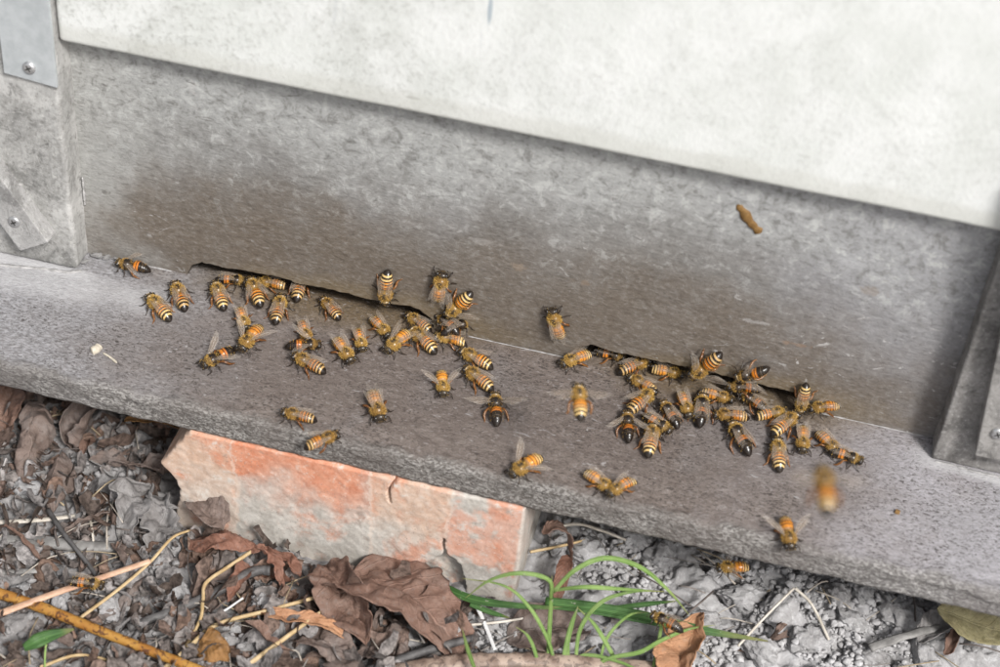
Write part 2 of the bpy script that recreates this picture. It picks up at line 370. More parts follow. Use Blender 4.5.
# ================================================================== SETTING: ground
def ground_h(p):
    """p: (n,2) world xy -> height of the soil."""
    x, y = p[:, 0], p[:, 1]
    q = np.stack([x, y, np.zeros_like(x)], 1)
    h = 0.0065*fbm(q*22, 3, 3) + 0.0028*fbm(q*75, 3, 9) + 0.0010*fbm(q*260, 3, 15)
    cl = 1-np.abs(fbm(q*60, 2, 31)); h = h+0.004*(cl**3-0.55)
    cr = 1-np.abs(fbm(q*150+3, 2, 41)); h = h+0.0030*(cr**2-0.6)+0.0013*fbm(q*420, 2, 47)
    h = h+0.008*np.clip((-0.1-x)/0.08, 0, 1)*np.clip((y+0.12)/0.1, 0, 1)
    h = h-0.006*np.clip((x-0.05)/0.12, 0, 1)*np.clip((-y-0.03)/0.1, 0, 1)
    far = np.clip((np.maximum(np.abs(x)-0.35, np.maximum(-y-0.35, y-0.12))/0.4), 0, 1)
    return GZ+h*(1+far)
def gz(x, y): return float(ground_h(np.array([[x, y]]))[0])
def axis(lo, hi, step, far):
    core = np.arange(lo, hi+1e-9, step); o = []; d = step; v = hi
    while v < far: d *= 1.35; v += d; o.append(v)
    i = []; d = step; v = lo
    while v > -far: d *= 1.35; v -= d; i.append(v)
    return np.array(i[::-1]+list(core)+o)
gx, gy = axis(-0.27, 0.28, 0.0012, 60), axis(-0.2, 0.08, 0.0012, 60)
GX, GY = np.meshgrid(gx, gy, indexing='ij'); gp = np.stack([GX.ravel(), GY.ravel()], 1)
gv = np.column_stack([gp, ground_h(gp)])
def soil_mat(name, k=1.0, sc=1.0, bd=0.0009):
    b = NB(name, 1.0, 0.02)
    n = b.noise(38*sc, 5, 0.6); f = b.noise(420*sc, 5, 0.7); g = b.noise(1300*sc, 3, 0.65)
    c = b.mix(b.step(n, 0.3, 0.7), tuple(k*q for q in (0.15, 0.145, 0.143)), tuple(k*q for q in (0.225, 0.22, 0.222)))
    c = b.mix(b.math('MULTIPLY', b.step(f, 0.5, 0.66), 0.6), c, tuple(k*q for q in (0.31, 0.308, 0.312)))
    c = b.mix(b.math('MULTIPLY', b.step(f, 0.42, 0.3), 0.6), c, tuple(k*q for q in (0.09, 0.085, 0.082)))
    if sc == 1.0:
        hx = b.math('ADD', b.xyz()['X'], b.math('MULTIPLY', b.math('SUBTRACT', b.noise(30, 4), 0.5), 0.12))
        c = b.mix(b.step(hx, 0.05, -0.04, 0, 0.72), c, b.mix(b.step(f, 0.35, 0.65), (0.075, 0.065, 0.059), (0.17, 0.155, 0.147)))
    r = b.objrand(); c = b.mix(b.math('MULTIPLY', r, 0.35), c, tuple(k*q for q in (0.29, 0.288, 0.29)))
    h = b.math('ADD', f, b.math('MULTIPLY', g, 0.35))
    return b.done(c, b.bump(h, bd, 0.9))
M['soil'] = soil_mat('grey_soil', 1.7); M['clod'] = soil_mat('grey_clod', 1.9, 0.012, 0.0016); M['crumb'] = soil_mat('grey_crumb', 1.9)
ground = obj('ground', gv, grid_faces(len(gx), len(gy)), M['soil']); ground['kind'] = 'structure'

# clods: about ten variants, each clod an object of its own under the ground
def ico(sub):
    bm = bmesh.new(); bmesh.ops.create_icosphere(bm, subdivisions=sub, radius=1.0)
    V = np.array([v.co[:] for v in bm.verts]); F = [tuple(v.index for v in f.verts) for f in bm.faces]; bm.free(); return V, F
I2, I2F = ico(4)
clod_meshes = []
for k in range(12):
    v = I2*np.array([1, RNG.uniform(.7, 1), RNG.uniform(.55, .8)])
    v = v*(1+0.38*fbm(I2*1.1+k*9, 2, 50+k)+0.16*fbm(I2*2.9+k*5, 3, 80+k))[:, None]
    # a few flat broken faces
    for _ in range(9):
        nn = _n(RNG.normal(size=3)); lim = RNG.uniform(.5, .75); d = v@nn
        v = v-np.outer(np.clip(d-lim, 0, None)*0.85, nn)
    v = v*(1+0.20*fbm(I2*4.2+k, 4, 130+k, 0.7)-0.30*(1-np.abs(fbm(I2*2.4+k*3, 2, 150+k)))**6)[:, None]
    me = bpy.data.meshes.new('soil_clod'); me.from_pydata([tuple(q) for q in v], [], I2F); me.update()
    me.materials.append(M['clod']); me.polygons.foreach_set('use_smooth', [True]*len(me.polygons)); clod_meshes.append(me)
def put_clod(x, y, r, k, sink=0.35):
    o = bpy.data.objects.new('soil_clod', clod_meshes[k % 12]); COL.objects.link(o); o.parent = ground
    o.location = (x, y, gz(x, y)+r*(0.5-sink)); o.scale = (r, r*random.uniform(.8, 1.1), r*random.uniform(.75, 1.0))
    o.rotation_euler = (random.uniform(-.4, .4), random.uniform(-.4, .4), random.uniform(0, 6.28))
BX0, BX1, BY = -0.128, 0.033, -0.074                   # brick footprint kept clear
def clear_of_brick(x, y, m): return not (BX0-m < x < BX1+m and BY-m < y < 0.04)
big = [(868, 655, .0105), (905, 618, .0125), (945, 598, .009), (835, 600, .0095), (780, 618, .013), (742, 600, .012), (812, 640, .010),
       (700, 628, .011), (660, 560, .011), (632, 540, .012), (585, 560, .011), (558, 590, .009), (890, 585, .008), (975, 640, .008), (925, 655, .009),
       (760, 655, .011), (720, 575, .010), (850, 622, .009), (455, 640, .008), (560, 545, .010), (688, 655, .008), (30, 500, .010), (20, 600, .009), (62, 606, .009), (110, 612, .010), (100, 650, .009), (130, 600, .008), (70, 560, .008), (430, 612, .008), (450, 628, .007)]
for i, (px, py, r) in enumerate(big):
    w = on_ground(px, py); put_clod(w[0], w[1], r, i)
cnt = 0
while cnt < 270:
    x, y = random.uniform(-.25, .27), random.uniform(-.17, .06)
    if not clear_of_brick(x, y, .006): continue
    if x < 0.0 and random.random() < .6: continue
    r = 0.0022+0.0060*random.random()**2.6
    put_clod(x, y, r, random.randrange(12)); cnt += 1
# crumbs of soil: nobody could count these
I1, I1F = ico(2); I1F = np.array(I1F)
NG = 24000
gxr = RNG.uniform(-.25, .27, NG); gyr = RNG.uniform(-.18, .065, NG)
gxr[NG//2:] = RNG.uniform(.02, .27, NG-NG//2); gyr[NG//2:] = RNG.uniform(-.13, .065, NG-NG//2)
keep = ~((gxr > BX0-.002) & (gxr < BX1+.002) & (gyr > BY-.002) & (gyr < .04))
msk = fbm(np.stack([gxr, gyr, gxr*0], 1)*28, 2, 77); keep &= msk > -0.2
gxr, gyr = gxr[keep], gyr[keep]; n = len(gxr)
gr = 0.0005+0.0017*RNG.random(n)**2.2; ghz = ground_h(np.stack([gxr, gyr], 1))
base = np.array([I1*(1+0.55*fbm(I1*1.5+k*7, 2, 200+k)+.2*fbm(I1*4+k, 2, 220+k))[:, None]*np.array([1, RNG.uniform(.6, .95), RNG.uniform(.5, .85)]) for k in range(16)])
ch = RNG.integers(0, 16, n); ang = RNG.uniform(0, 6.28, n); ca, sa = np.cos(ang), np.sin(ang)
V = base[ch]*gr[:, None, None]
V = np.stack([V[..., 0]*ca[:, None]-V[..., 1]*sa[:, None], V[..., 0]*sa[:, None]+V[..., 1]*ca[:, None], V[..., 2]], -1)
V = V+np.stack([gxr, gyr, ghz+gr*RNG.uniform(.1, 1.3, n)], 1)[:, None, :]
def fast_mesh(name, V, F, mat):
    me = bpy.data.meshes.new(name); nv, nf, k = len(V), len(F), F.shape[1]
    me.vertices.add(nv); me.vertices.foreach_set('co', V.astype(np.float32).ravel())
    me.loops.add(nf*k); me.loops.foreach_set('vertex_index', F.astype(np.int32).ravel())
    me.polygons.add(nf); me.polygons.foreach_set('loop_start', np.arange(0, nf*k, k, dtype=np.int32))
    me.polygons.foreach_set('use_smooth', np.ones(nf, bool)); me.update(calc_edges=True); me.validate(); me.materials.append(mat)
    o = bpy.data.objects.new(name, me); COL.objects.link(o); return o
FF = (I1F[None]+np.arange(n)[:, None, None]*len(I1)).reshape(-1, 3)
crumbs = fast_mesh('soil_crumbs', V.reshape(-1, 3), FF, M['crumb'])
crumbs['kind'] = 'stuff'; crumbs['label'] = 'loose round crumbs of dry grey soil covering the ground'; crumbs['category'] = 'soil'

# ================================================================== HIVE
hive = tag(empty('beehive'), 'weathered grey wooden beehive with white upper board and long landing board', 'beehive')
# --- front wall with its two entrance slots
def zpoly(pts): return np.array([[*on_wall(px, py)[[0, 2]]] for px, py in pts])
lipL = zpoly([(189, 271), (191, 266.5), (200, 263.5), (212, 266), (224, 269), (244, 271.5), (259, 275), (272, 277), (290, 281.5), (297, 285),
              (316, 287.5), (338, 292), (357, 297), (382, 303), (400, 306), (409, 307.5), (418, 310.5), (426, 316.5), (432, 322)])
lipR = zpoly([(572, 354), (579, 348.5), (591, 345.5), (600, 349), (614, 353), (634, 357), (650, 361), (668, 364.3), (683, 367.5), (700, 371), (720, 376),
              (740, 381), (756, 385), (774, 389.3), (793, 393.5), (806, 398), (814, 405)])
xs = np.arange(-0.188, 0.1851, 0.0010)
def lip_z(x):
    z = np.zeros_like(x)
    for lp in (lipL, lipR):
        a = np.array([[lp[0, 0]-.0006, 0.0]]+lp.tolist()+[[lp[-1, 0]+.0008, 0.0]])
        z = np.maximum(z, np.interp(x, a[:, 0], a[:, 1], left=0, right=0))
    return z
zb = np.maximum(lip_z(xs), 0.0); inside = zb > 0.0008
zb = zb+np.where(inside, 0.00035*vnoise(np.stack([xs*700, xs*0, xs*0], 1), 4), 0)
zb = np.where(inside, zb, -0.001)
TOP = 0.1215; T = 0.019
rows = []                                               # profile from the back bottom, round the lip, up the front
lipw = np.where(inside, 1.0, 0.0)
rows.append((np.full_like(xs, T), zb)); rows.append((np.full_like(xs, 0.004), zb))
rows.append((np.full_like(xs, 0.0012), zb+0.0002*lipw)); rows.append((np.full_like(xs, 0.0003), zb+0.0008))
for t in np.concatenate([[0.0022], np.linspace(0.005, 1, 70)]):
    rows.append((np.zeros_like(xs), zb+0.0004+(TOP-zb-0.0004)*t))
rows.append((np.full_like(xs, T), np.full_like(xs, TOP)))
V = []
for yy, zz in rows:
    p = np.stack([xs, yy, zz], 1)
    dsp = 0.00045*fbm(np.stack([xs*30, zz*60, xs*0], 1), 3, 5)+0.00018*fbm(np.stack([xs*150, zz*500, xs*0], 1), 2, 8)
    p[:, 1] += np.where(yy < 0.001, dsp, 0); V.append(p)
obj('front_wall', np.concatenate(V), grid_faces(len(rows), len(xs)), M['wall'], hive)

# --- landing board: profile in Y-Z swept along X, worn rounded front edge
prof = [(0.30, 0.0)]+[(y, 0.0) for y in np.arange(0.06, -0.0675, -0.0014)]
for a in np.linspace(0, math.pi/2, 9): prof.append((-0.0685-0.0032*math.sin(a), -0.0028+0.0028*math.cos(a)))
for z in np.arange(-0.0036, -0.0118, -0.0009): prof.append((-0.0717, z))
prof += [(-0.0717+0.0006, -0.0128), (-0.0700, -0.0132), (0.02, -0.0132), (0.30, -0.0132)]
prof = np.array(prof); bx = np.arange(-0.262, 0.2621, 0.0012)
V = []
for x in bx:
    y, z = prof[:, 0], prof[:, 1]
    p = np.stack([np.full(len(prof), x), y, z+y*math.tan(BS)], 1); V.append(p)
V = np.concatenate(V); edge = np.clip((-V[:, 1]-0.060)/0.008, 0, 1)
nb = fbm(np.stack([V[:, 0]*120, V[:, 1]*350, V[:, 2]*350], 1), 4, 21); nl = fbm(np.stack([V[:, 0]*9, V[:, 1]*0, V[:, 2]*0], 1), 3, 22)
nh = vnoise(np.stack([V[:, 0]*330, V[:, 1]*800, V[:, 2]*800], 1), 23)
front = (V[:, 1] < -0.003)
V[:, 2] += np.where(front & (V[:, 2] > -0.012), nb*0.00018+edge*(nb*0.0006+nh*0.00032), 0)
V[:, 1] += edge*(nb*0.0008+nh*0.0004+nl*0.0009)
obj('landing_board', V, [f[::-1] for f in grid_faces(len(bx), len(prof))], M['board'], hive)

# --- cleats, braces, strap, upper board
def rbox(name, lo, hi, mat, parent, bev=0.0012, seg=3, warp=0.0, sub=0):
    bm = bmesh.new(); bmesh.ops.create_cube(bm, size=1.0)
    for v in bm.verts: v.co = Vector([lo[i]+(hi[i]-lo[i])*(v.co[i]+.5) for i in range(3)])
    if bev: bmesh.ops.bevel(bm, geom=list(bm.edges), offset=bev, segments=seg, profile=0.6, affect='EDGES', clamp_overlap=True)
    if sub:
        longe = [e for e in bm.edges if e.calc_length() > 0.012]
        bmesh.ops.subdivide_edges(bm, edges=longe, cuts=sub, use_grid_fill=True)
    if warp:
        P = np.array([v.co[:] for v in bm.verts]); d = fbm(P*45, 3, 3); d2 = fbm(P*45+9, 3, 4)
        for v, a, c in zip(bm.verts, d, d2): v.co.y += warp*a; v.co.x += warp*c*0.6; v.co.z += warp*c*0.5
    return bobj(name, bm, mat, parent, smooth=True)
c = rbox('side_cleat', (-0.262, -0.0120, -0.0008), (-0.1858, 0.019, 0.215), M['cleat_l'], hive, 0.0022, 3, 0.0009, 50)
c['label'] = 'pale grey cleat with metal strap and diagonal brace'
c = rbox('side_cleat', (0.1830, -0.0120, -0.0008), (0.262, 0.019, 0.215), M['cleat_r'], hive, 0.0012, 3, 0.0003, 30)
c['label'] = 'dark grey cleat at the right-hand end'
ub = on_wall(500, 131, -0.0090)[2]
c = rbox('upper_board', (-0.1853, -0.0090, ub), (0.1822, 0.0185, 0.245), M['white'], hive, 0.0024, 5, 0.0004, 40)
c['label'] = 'white painted upper board, flaking and speckled'
rbox('body_board', (-0.2415, 0.0195, 0.150), (0.2415, 0.036, 0.245), M['cleat_r'], hive, 0.001)
for x0, x1 in ((-0.262, -0.242), (0.242, 0.262)): rbox('side_wall', (x0, 0.0195, 0.0), (x1, 0.44, 0.2448), M['cleat_l'], hive, 0.001)
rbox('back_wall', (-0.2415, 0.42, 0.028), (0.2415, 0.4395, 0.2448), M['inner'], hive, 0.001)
rbox('top_cover', (-0.27, -0.004, 0.2455), (0.27, 0.45, 0.262), M['white'], hive, 0.002)
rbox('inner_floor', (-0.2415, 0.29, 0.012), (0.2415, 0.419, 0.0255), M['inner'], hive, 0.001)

def prism(name, pts, y0, y1, mat, parent, bev=0.0006):
    """Outline in X-Z extruded from y0 (back) to y1 (front)."""
    bm = bmesh.new(); vs = [bm.verts.new((p[0], y1, p[1])) for p in pts]; f = bm.faces.new(vs)
    r = bmesh.ops.extrude_face_region(bm, geom=[f])
    for e in r['geom']:
        if isinstance(e, bmesh.types.BMVert): e.co.y = y0
    bmesh.ops.recalc_face_normals(bm, faces=list(bm.faces))
    bmesh.ops.bevel(bm, geom=list(bm.edges), offset=bev, segments=2, profile=0.6, affect='EDGES', clamp_overlap=True)
    return bobj(name, bm, mat, parent)
def screw(x, y, z, r, parent):
    S = Soup(); V = []; n = 20
    prof = [(0.0, -1.0), (0.55, -0.95), (0.85, -0.75), (1.0, -0.35), (1.0, 0.3)]
    for (pr, py) in prof:
        for k in range(n):
            a = 2*math.pi*k/n; V.append((x+pr*r*math.cos(a), y+py*r*0.42, z+pr*r*math.sin(a)))
    o = obj('screw', V, grid_faces(len(prof), n, True), M['screw'], parent)
    W = []; F = []
    for ang in (0.5, 0.5+math.pi/2):
        u = np.array([math.cos(ang), 0, math.sin(ang)]); v = np.array([-math.sin(ang), 0, math.cos(ang)])
        b = len(W)
        for yy in (-0.412, -0.36):
            for su, sv in ((-1, -1), (1, -1), (1, 1), (-1, 1)):
                W.append(np.array([x, y+yy*r*1.02, z])+u*su*r*0.55+v*sv*r*0.12)
        F += [tuple(b+q for q in f) for f in ((0, 1, 2, 3), (4, 7, 6, 5), (0, 4, 5, 1), (1, 5, 6, 2), (2, 6, 7, 3), (3, 7, 4, 0))]
    obj('cross_slot', W, F, M['slot'], o, smooth=False)  # dark-coloured bars on the head paint in the recess's shade
    return o
yc = -0.0125
q = [on_wall(px, py, yc-0.0008)[[0, 2]] for px, py in ((5, 72), (58, 87))]
st = prism('metal_strap', [q[0], q[1], (q[1][0]+.0003, 0.20), (q[0][0]+.0003, 0.20)], yc-0.0002, yc-0.0016, M['zinc'], hive, 0.0002)
w = on_wall(29, 68, yc-0.002); screw(w[0], yc-0.0018, w[2], 0.0027, st)
# left brace: a strip running up to the left; its long upper edge catches the light
p = [on_wall(px, py, -0.020)[[0, 2]] for px, py in ((20, 251), (48, 243))]
d = np.array(on_wall(0, 178, -0.020)[[0, 2]])-p[1]; d = d/np.linalg.norm(d)
br = prism('diagonal_brace', [p[0], p[1], p[1]+d*0.12, p[0]+d*0.12], -0.0118, -0.0200, M['brace'], hive, 0.0005)
w = on_wall(14, 222, -0.0205); screw(w[0], -0.0202, w[2], 0.0027, br)
p = [on_wall(px, py, -0.020)[[0, 2]] for px, py in ((975, 456), (1012, 463))]
d = np.array(on_wall(1003, 325, -0.020)[[0, 2]])-p[0]; d = d/np.linalg.norm(d)
br = prism('diagonal_brace', [p[0], p[1]+np.array([.012, 0]), p[1]+d*0.13+np.array([.012, 0]), p[0]+d*0.13], -0.0118, -0.0200, M['brace_r'], hive, 0.0006)
w = on_wall(998, 434, -0.0205); screw(w[0], -0.0202, w[2], 0.0027, br)

# --- pale filler along the joints
def filler(pts, r, seed, flat=0.8):
    P = smooth_path(pts, max(20, int(len(pts)*18))); n = len(P)
    R = r*(0.55+0.75*np.abs(fbm(P*220, 3, seed)))*np.minimum(1, np.minimum(np.arange(n), np.arange(n)[::-1])/4+.15)
    V, F = tube(P, R, 7, 0.5, seed, flat); obj('joint_filler', V, F, M['filler'], hive)
def jl(x): return (x, -0.0002, 0.0001)
filler([jl(x) for x in np.linspace(-0.014, 0.030, 8)], 0.00034, 1)
filler([jl(x) for x in np.linspace(0.137, 0.180, 8)], 0.00036, 2)
filler([jl(x) for x in np.linspace(-0.158, -0.147, 5)], 0.0004, 3)
def board_px(px, py, h=0.0): return tuple(on_board(px, py, h))
filler([board_px(*q) for q in ((-6, 264), (20, 267), (45, 269), (68, 272), (82, 271))], 0.0012, 5, 0.5)
for k, (x, y, z, r, fz) in enumerate(((-0.1805, -0.002, 0.0014, .0030, .55), (-0.1765, -0.001, 0.0010, .0030, .4), (-0.1725, -0.0006, 0.0006, .0026, .3), (-0.1845, -0.0065, 0.0003, .0028, .4))):
    o = bpy.data.objects.new('joint_filler', clod_meshes[k+2].copy()); COL.objects.link(o); o.parent = hive; o.data.materials.clear(); o.data.materials.append(M['filler'])
    o.location = (x, y, z); o.scale = (r, r*.6, r*fz); o.rotation_euler = (0.2, 0, k*1.3)
filler([board_px(*q) for q in ((934, 461), (948, 464), (965, 469), (985, 474), (1010, 479))], 0.0009, 7, 0.5)
filler([(-0.1850, -0.0004, z) for z in (0.026, 0.03, 0.036, 0.041)], 0.0008, 9)
# rough chewed wood at the left-hand lip of the wall
# ================================================================== BRICK
def brick_mat():
    b = NB('limed_brick', 0.85, 0.2); X = b.xyz()
    n = b.noise(45, 5, 0.62, dist=0.4); n2 = b.noise(170, 6, 0.72, dist=0.3); f = b.noise(700, 4, 0.7)
    st = b.noise(1, 4, 0.6, b.map((90, 90, 45), rot=(0, 0.6, 0)))
    xx = b.math('ADD', X['X'], b.math('ADD', b.math('MULTIPLY', b.math('SUBTRACT', n2, 0.5), 0.008), b.math('MULTIPLY', b.math('SUBTRACT', n, 0.5), 0.012)))
    zz = b.math('ADD', X['Z'], b.math('MULTIPLY', b.math('SUBTRACT', n, 0.5), 0.05))
    grey = b.mix(b.step(n2, 0.35, 0.65), (0.36, 0.335, 0.30), (0.50, 0.475, 0.435))
    redc = b.mix(b.step(n2, 0.35, 0.65), (0.50, 0.195, 0.11), (0.58, 0.29, 0.19))
    pale = b.mix(b.step(n2, 0.35, 0.65), (0.50, 0.34, 0.25), (0.57, 0.43, 0.34))
    up = b.step(zz, -0.062, -0.034)
    red_a = b.math('MULTIPLY', b.step(xx, -0.0945, -0.0905), b.step(xx, -0.028, -0.042))
    red_b = b.step(xx, -0.005, 0.003)
    mid = b.math('MULTIPLY', b.step(xx, -0.0345, -0.0335), b.step(xx, -0.0005, -0.0015))
    c = b.mix(b.math('MULTIPLY', b.step(xx, -0.0915, -0.0925), b.math('ADD', 0.45, b.math('MULTIPLY', up, 0.5))), grey, pale)
    c = b.mix(b.math('MULTIPLY', mid, b.math('MULTIPLY', up, 0.85)), c, pale)
    ra = b.math('MULTIPLY', red_a, b.step(b.math('ADD', zz, b.math('MULTIPLY', n2, 0.012)), -0.052, -0.022))
    c = b.mix(b.math('MULTIPLY', ra, 0.95), c, redc)
    rb = b.math('MULTIPLY', red_b, b.step(b.math('ADD', b.noise(60, 4, 0.6), b.math('MULTIPLY', up, 0.22)), 0.56, 0.68))
    c = b.mix(b.math('MULTIPLY', rb, 0.75), c, (0.57, 0.31, 0.225))
    blot = b.math('MULTIPLY', b.step(n, 0.46, 0.62), b.step(st, 0.40, 0.6))
    c = b.mix(b.math('MULTIPLY', blot, 0.7), c, redc)
    wsh = b.math('MULTIPLY', b.step(n2, 0.56, 0.66), b.step(st, 0.42, 0.58))
    c = b.mix(b.math('MULTIPLY', wsh, 0.75), c, (0.55, 0.52, 0.48))
    c = b.mix(b.math('MULTIPLY', b.step(b.noise(85, 4, 0.6, dist=0.8), 0.6, 0.72), 0.5), c, (0.22, 0.17, 0.14))
    joint = None
    for x0 in (-0.092, -0.034, -0.001):
        j = b.step(b.math('ABSOLUTE', b.math('SUBTRACT', xx, x0)), 0.0011, 0.0004); joint = j if joint is None else b.math('MAXIMUM', joint, j)
    c = b.mix(b.math('MULTIPLY', joint, 0.45), c, (0.62, 0.52, 0.44))
    c = b.mix(b.step(X['X'], 0.0275, 0.029, 0, 0.8), c, grey)
    c = b.mix(b.step(b.math('ADD', X['Z'], b.math('MULTIPLY', n, 0.03)), -0.053, -0.066, 0, 0.5), c, (0.40, 0.36, 0.31))
    pr = b.vor(520); c = b.mix(b.math('MULTIPLY', b.step(pr, 0.22, 0.1), b.step(n, 0.4, 0.6, 0.1, 0.6)), c, (0.24, 0.19, 0.16))
    c = b.mix(b.step(f, 0.55, 0.72, 0, 0.35), c, (0.64, 0.61, 0.57)); c = b.mix(b.step(f, 0.45, 0.3, 0, 0.4), c, b.mix(1.0, c, (0.6, 0.55, 0.52), 'MULTIPLY'))
    h = b.math('ADD', n2, b.math('MULTIPLY', f, 0.4))
    return b.done(c, b.bump(h, 0.00035, 0.8))
bx0, bx1, bz0, bz1, by0, by1 = 0.0, 1.0, -0.082, -0.0200, -0.0722, 0.03
NX, NZ = 250, 104
def brick_left(z):
    return np.interp(z, [-0.082, -0.066, -0.055, -0.050, -0.042, -0.036, -0.028, -0.0200], [-0.121, -0.1195, -0.1165, -0.119, -0.1255, -0.122, -0.1165, -0.1120])
V = []; 
U, Zs = np.meshgrid(np.linspace(0, 1, NX), np.linspace(bz0, bz1, NZ), indexing='ij')
xl = brick_left(Zs)+0.0012*fbm(np.stack([Zs.ravel()*300, Zs.ravel()*0, Zs.ravel()*0], 1), 3, 61).reshape(Zs.shape)
xr = 0.0296+0.0009*fbm(np.stack([Zs.ravel()*80, Zs.ravel()*0, Zs.ravel()*0], 1), 3, 62).reshape(Zs.shape)
Xg = xl+U*(xr-xl); Q = np.stack([Xg.ravel(), np.zeros(Xg.size), Zs.ravel()], 1)
Yg = by0+(0.0004*fbm(Q*40, 3, 63)+0.00025*fbm(Q*400, 3, 64)).reshape(Xg.shape)
ed = np.minimum(np.minimum((Zs.max()-Zs), (Xg-xl)), xr-Xg); r = 0.0011      # rounded arrises
Yg += np.where(ed < r, r-np.sqrt(np.maximum(0, r*r-(r-ed)**2)), 0)
def wpx(px, py): return on_wall(px, py, by0)[[0, 2]]
def in_poly(px, pz, poly):
    c = np.zeros(px.shape, bool); n = len(poly); j = n-1
    for i in range(n):
        (xi, zi), (xj, zj) = poly[i], poly[j]
        c ^= ((zi > pz) != (zj > pz)) & (px < (xj-xi)*(pz-zi)/(zj-zi+1e-12)+xi); j = i
    return c
jx = 0.0012*fbm(Q*260, 3, 66).reshape(Xg.shape); jz = 0.0012*fbm(Q*260+5, 3, 67).reshape(Xg.shape)
chip = in_poly(Xg+jx, Zs+jz, [tuple(wpx(*q)) for q in ((408, 569), (424, 563), (441, 556), (444, 551), (450, 556), (461, 565), (464, 582), (470, 620), (400, 620))])
Yg += np.where(chip, 0.0045+0.0015*fbm(Q*200, 3, 68).reshape(Xg.shape), 0)
chip2 = in_poly(Xg+jx, Zs+jz, [tuple(wpx(*q)) for q in ((360, 566), (385, 569), (410, 566), (410, 620), (352, 620))])
Yg += np.where(chip2, 0.004, 0)
def crack(pts, wd, dp):
    global Yg
    P = np.array([wpx(*q) for q in pts])
    for a, b in zip(P[:-1], P[1:]):
        t = np.clip(((Xg-a[0])*(b-a)[0]+(Zs-a[1])*(b-a)[1])/((b-a)@(b-a)), 0, 1)
        dd = np.hypot(Xg+jx*.5-a[0]-t*(b-a)[0], Zs-a[1]-t*(b-a)[1]); Yg += np.where(dd < wd, dp, 0)
crack([(399, 478), (391, 485), (389, 492), (389.5, 502)], 0.00055, 0.003)
crack([(443, 540), (442, 546), (445, 553)], 0.0007, 0.003)
V = np.stack([Xg.ravel(), Yg.ravel(), Zs.ravel()], 1); F = [f[::-1] for f in grid_faces(NX, NZ)][:]
nf = len(V)
ring = [i*NZ for i in range(NX)]+[(NX-1)*NZ+j for j in range(1, NZ)]+[i*NZ+NZ-1 for i in range(NX-2, -1, -1)]+[j for j in range(NZ-2, 0, -1)]
VB = V[ring].copy(); prev = ring; allV = [V]; base_i = nf
for yy in np.linspace(-0.068, by1, 30):
    L = VB.copy(); L[:, 1] = yy; L[:, :] += 0.0006*np.stack([fbm(L*70+s, 3, 70+s) for s in range(3)], 1)
    idx = list(range(base_i, base_i+len(L))); base_i += len(L); allV.append(L)
    for k in range(len(ring)): F.append((prev[k], prev[(k+1) % len(ring)], idx[(k+1) % len(ring)], idx[k]))
    prev = idx
F.append(tuple(prev[::-1]))
brick = obj('brick', np.concatenate(allV), F, brick_mat(), None)
for p in brick.data.polygons: pass
bm = bmesh.new(); bm.from_mesh(brick.data); bmesh.ops.recalc_face_normals(bm, faces=list(bm.faces)); bm.to_mesh(brick.data); bm.free()
tag(brick, 'lime-stained red brick with a broken end propping up the landing board', 'brick')

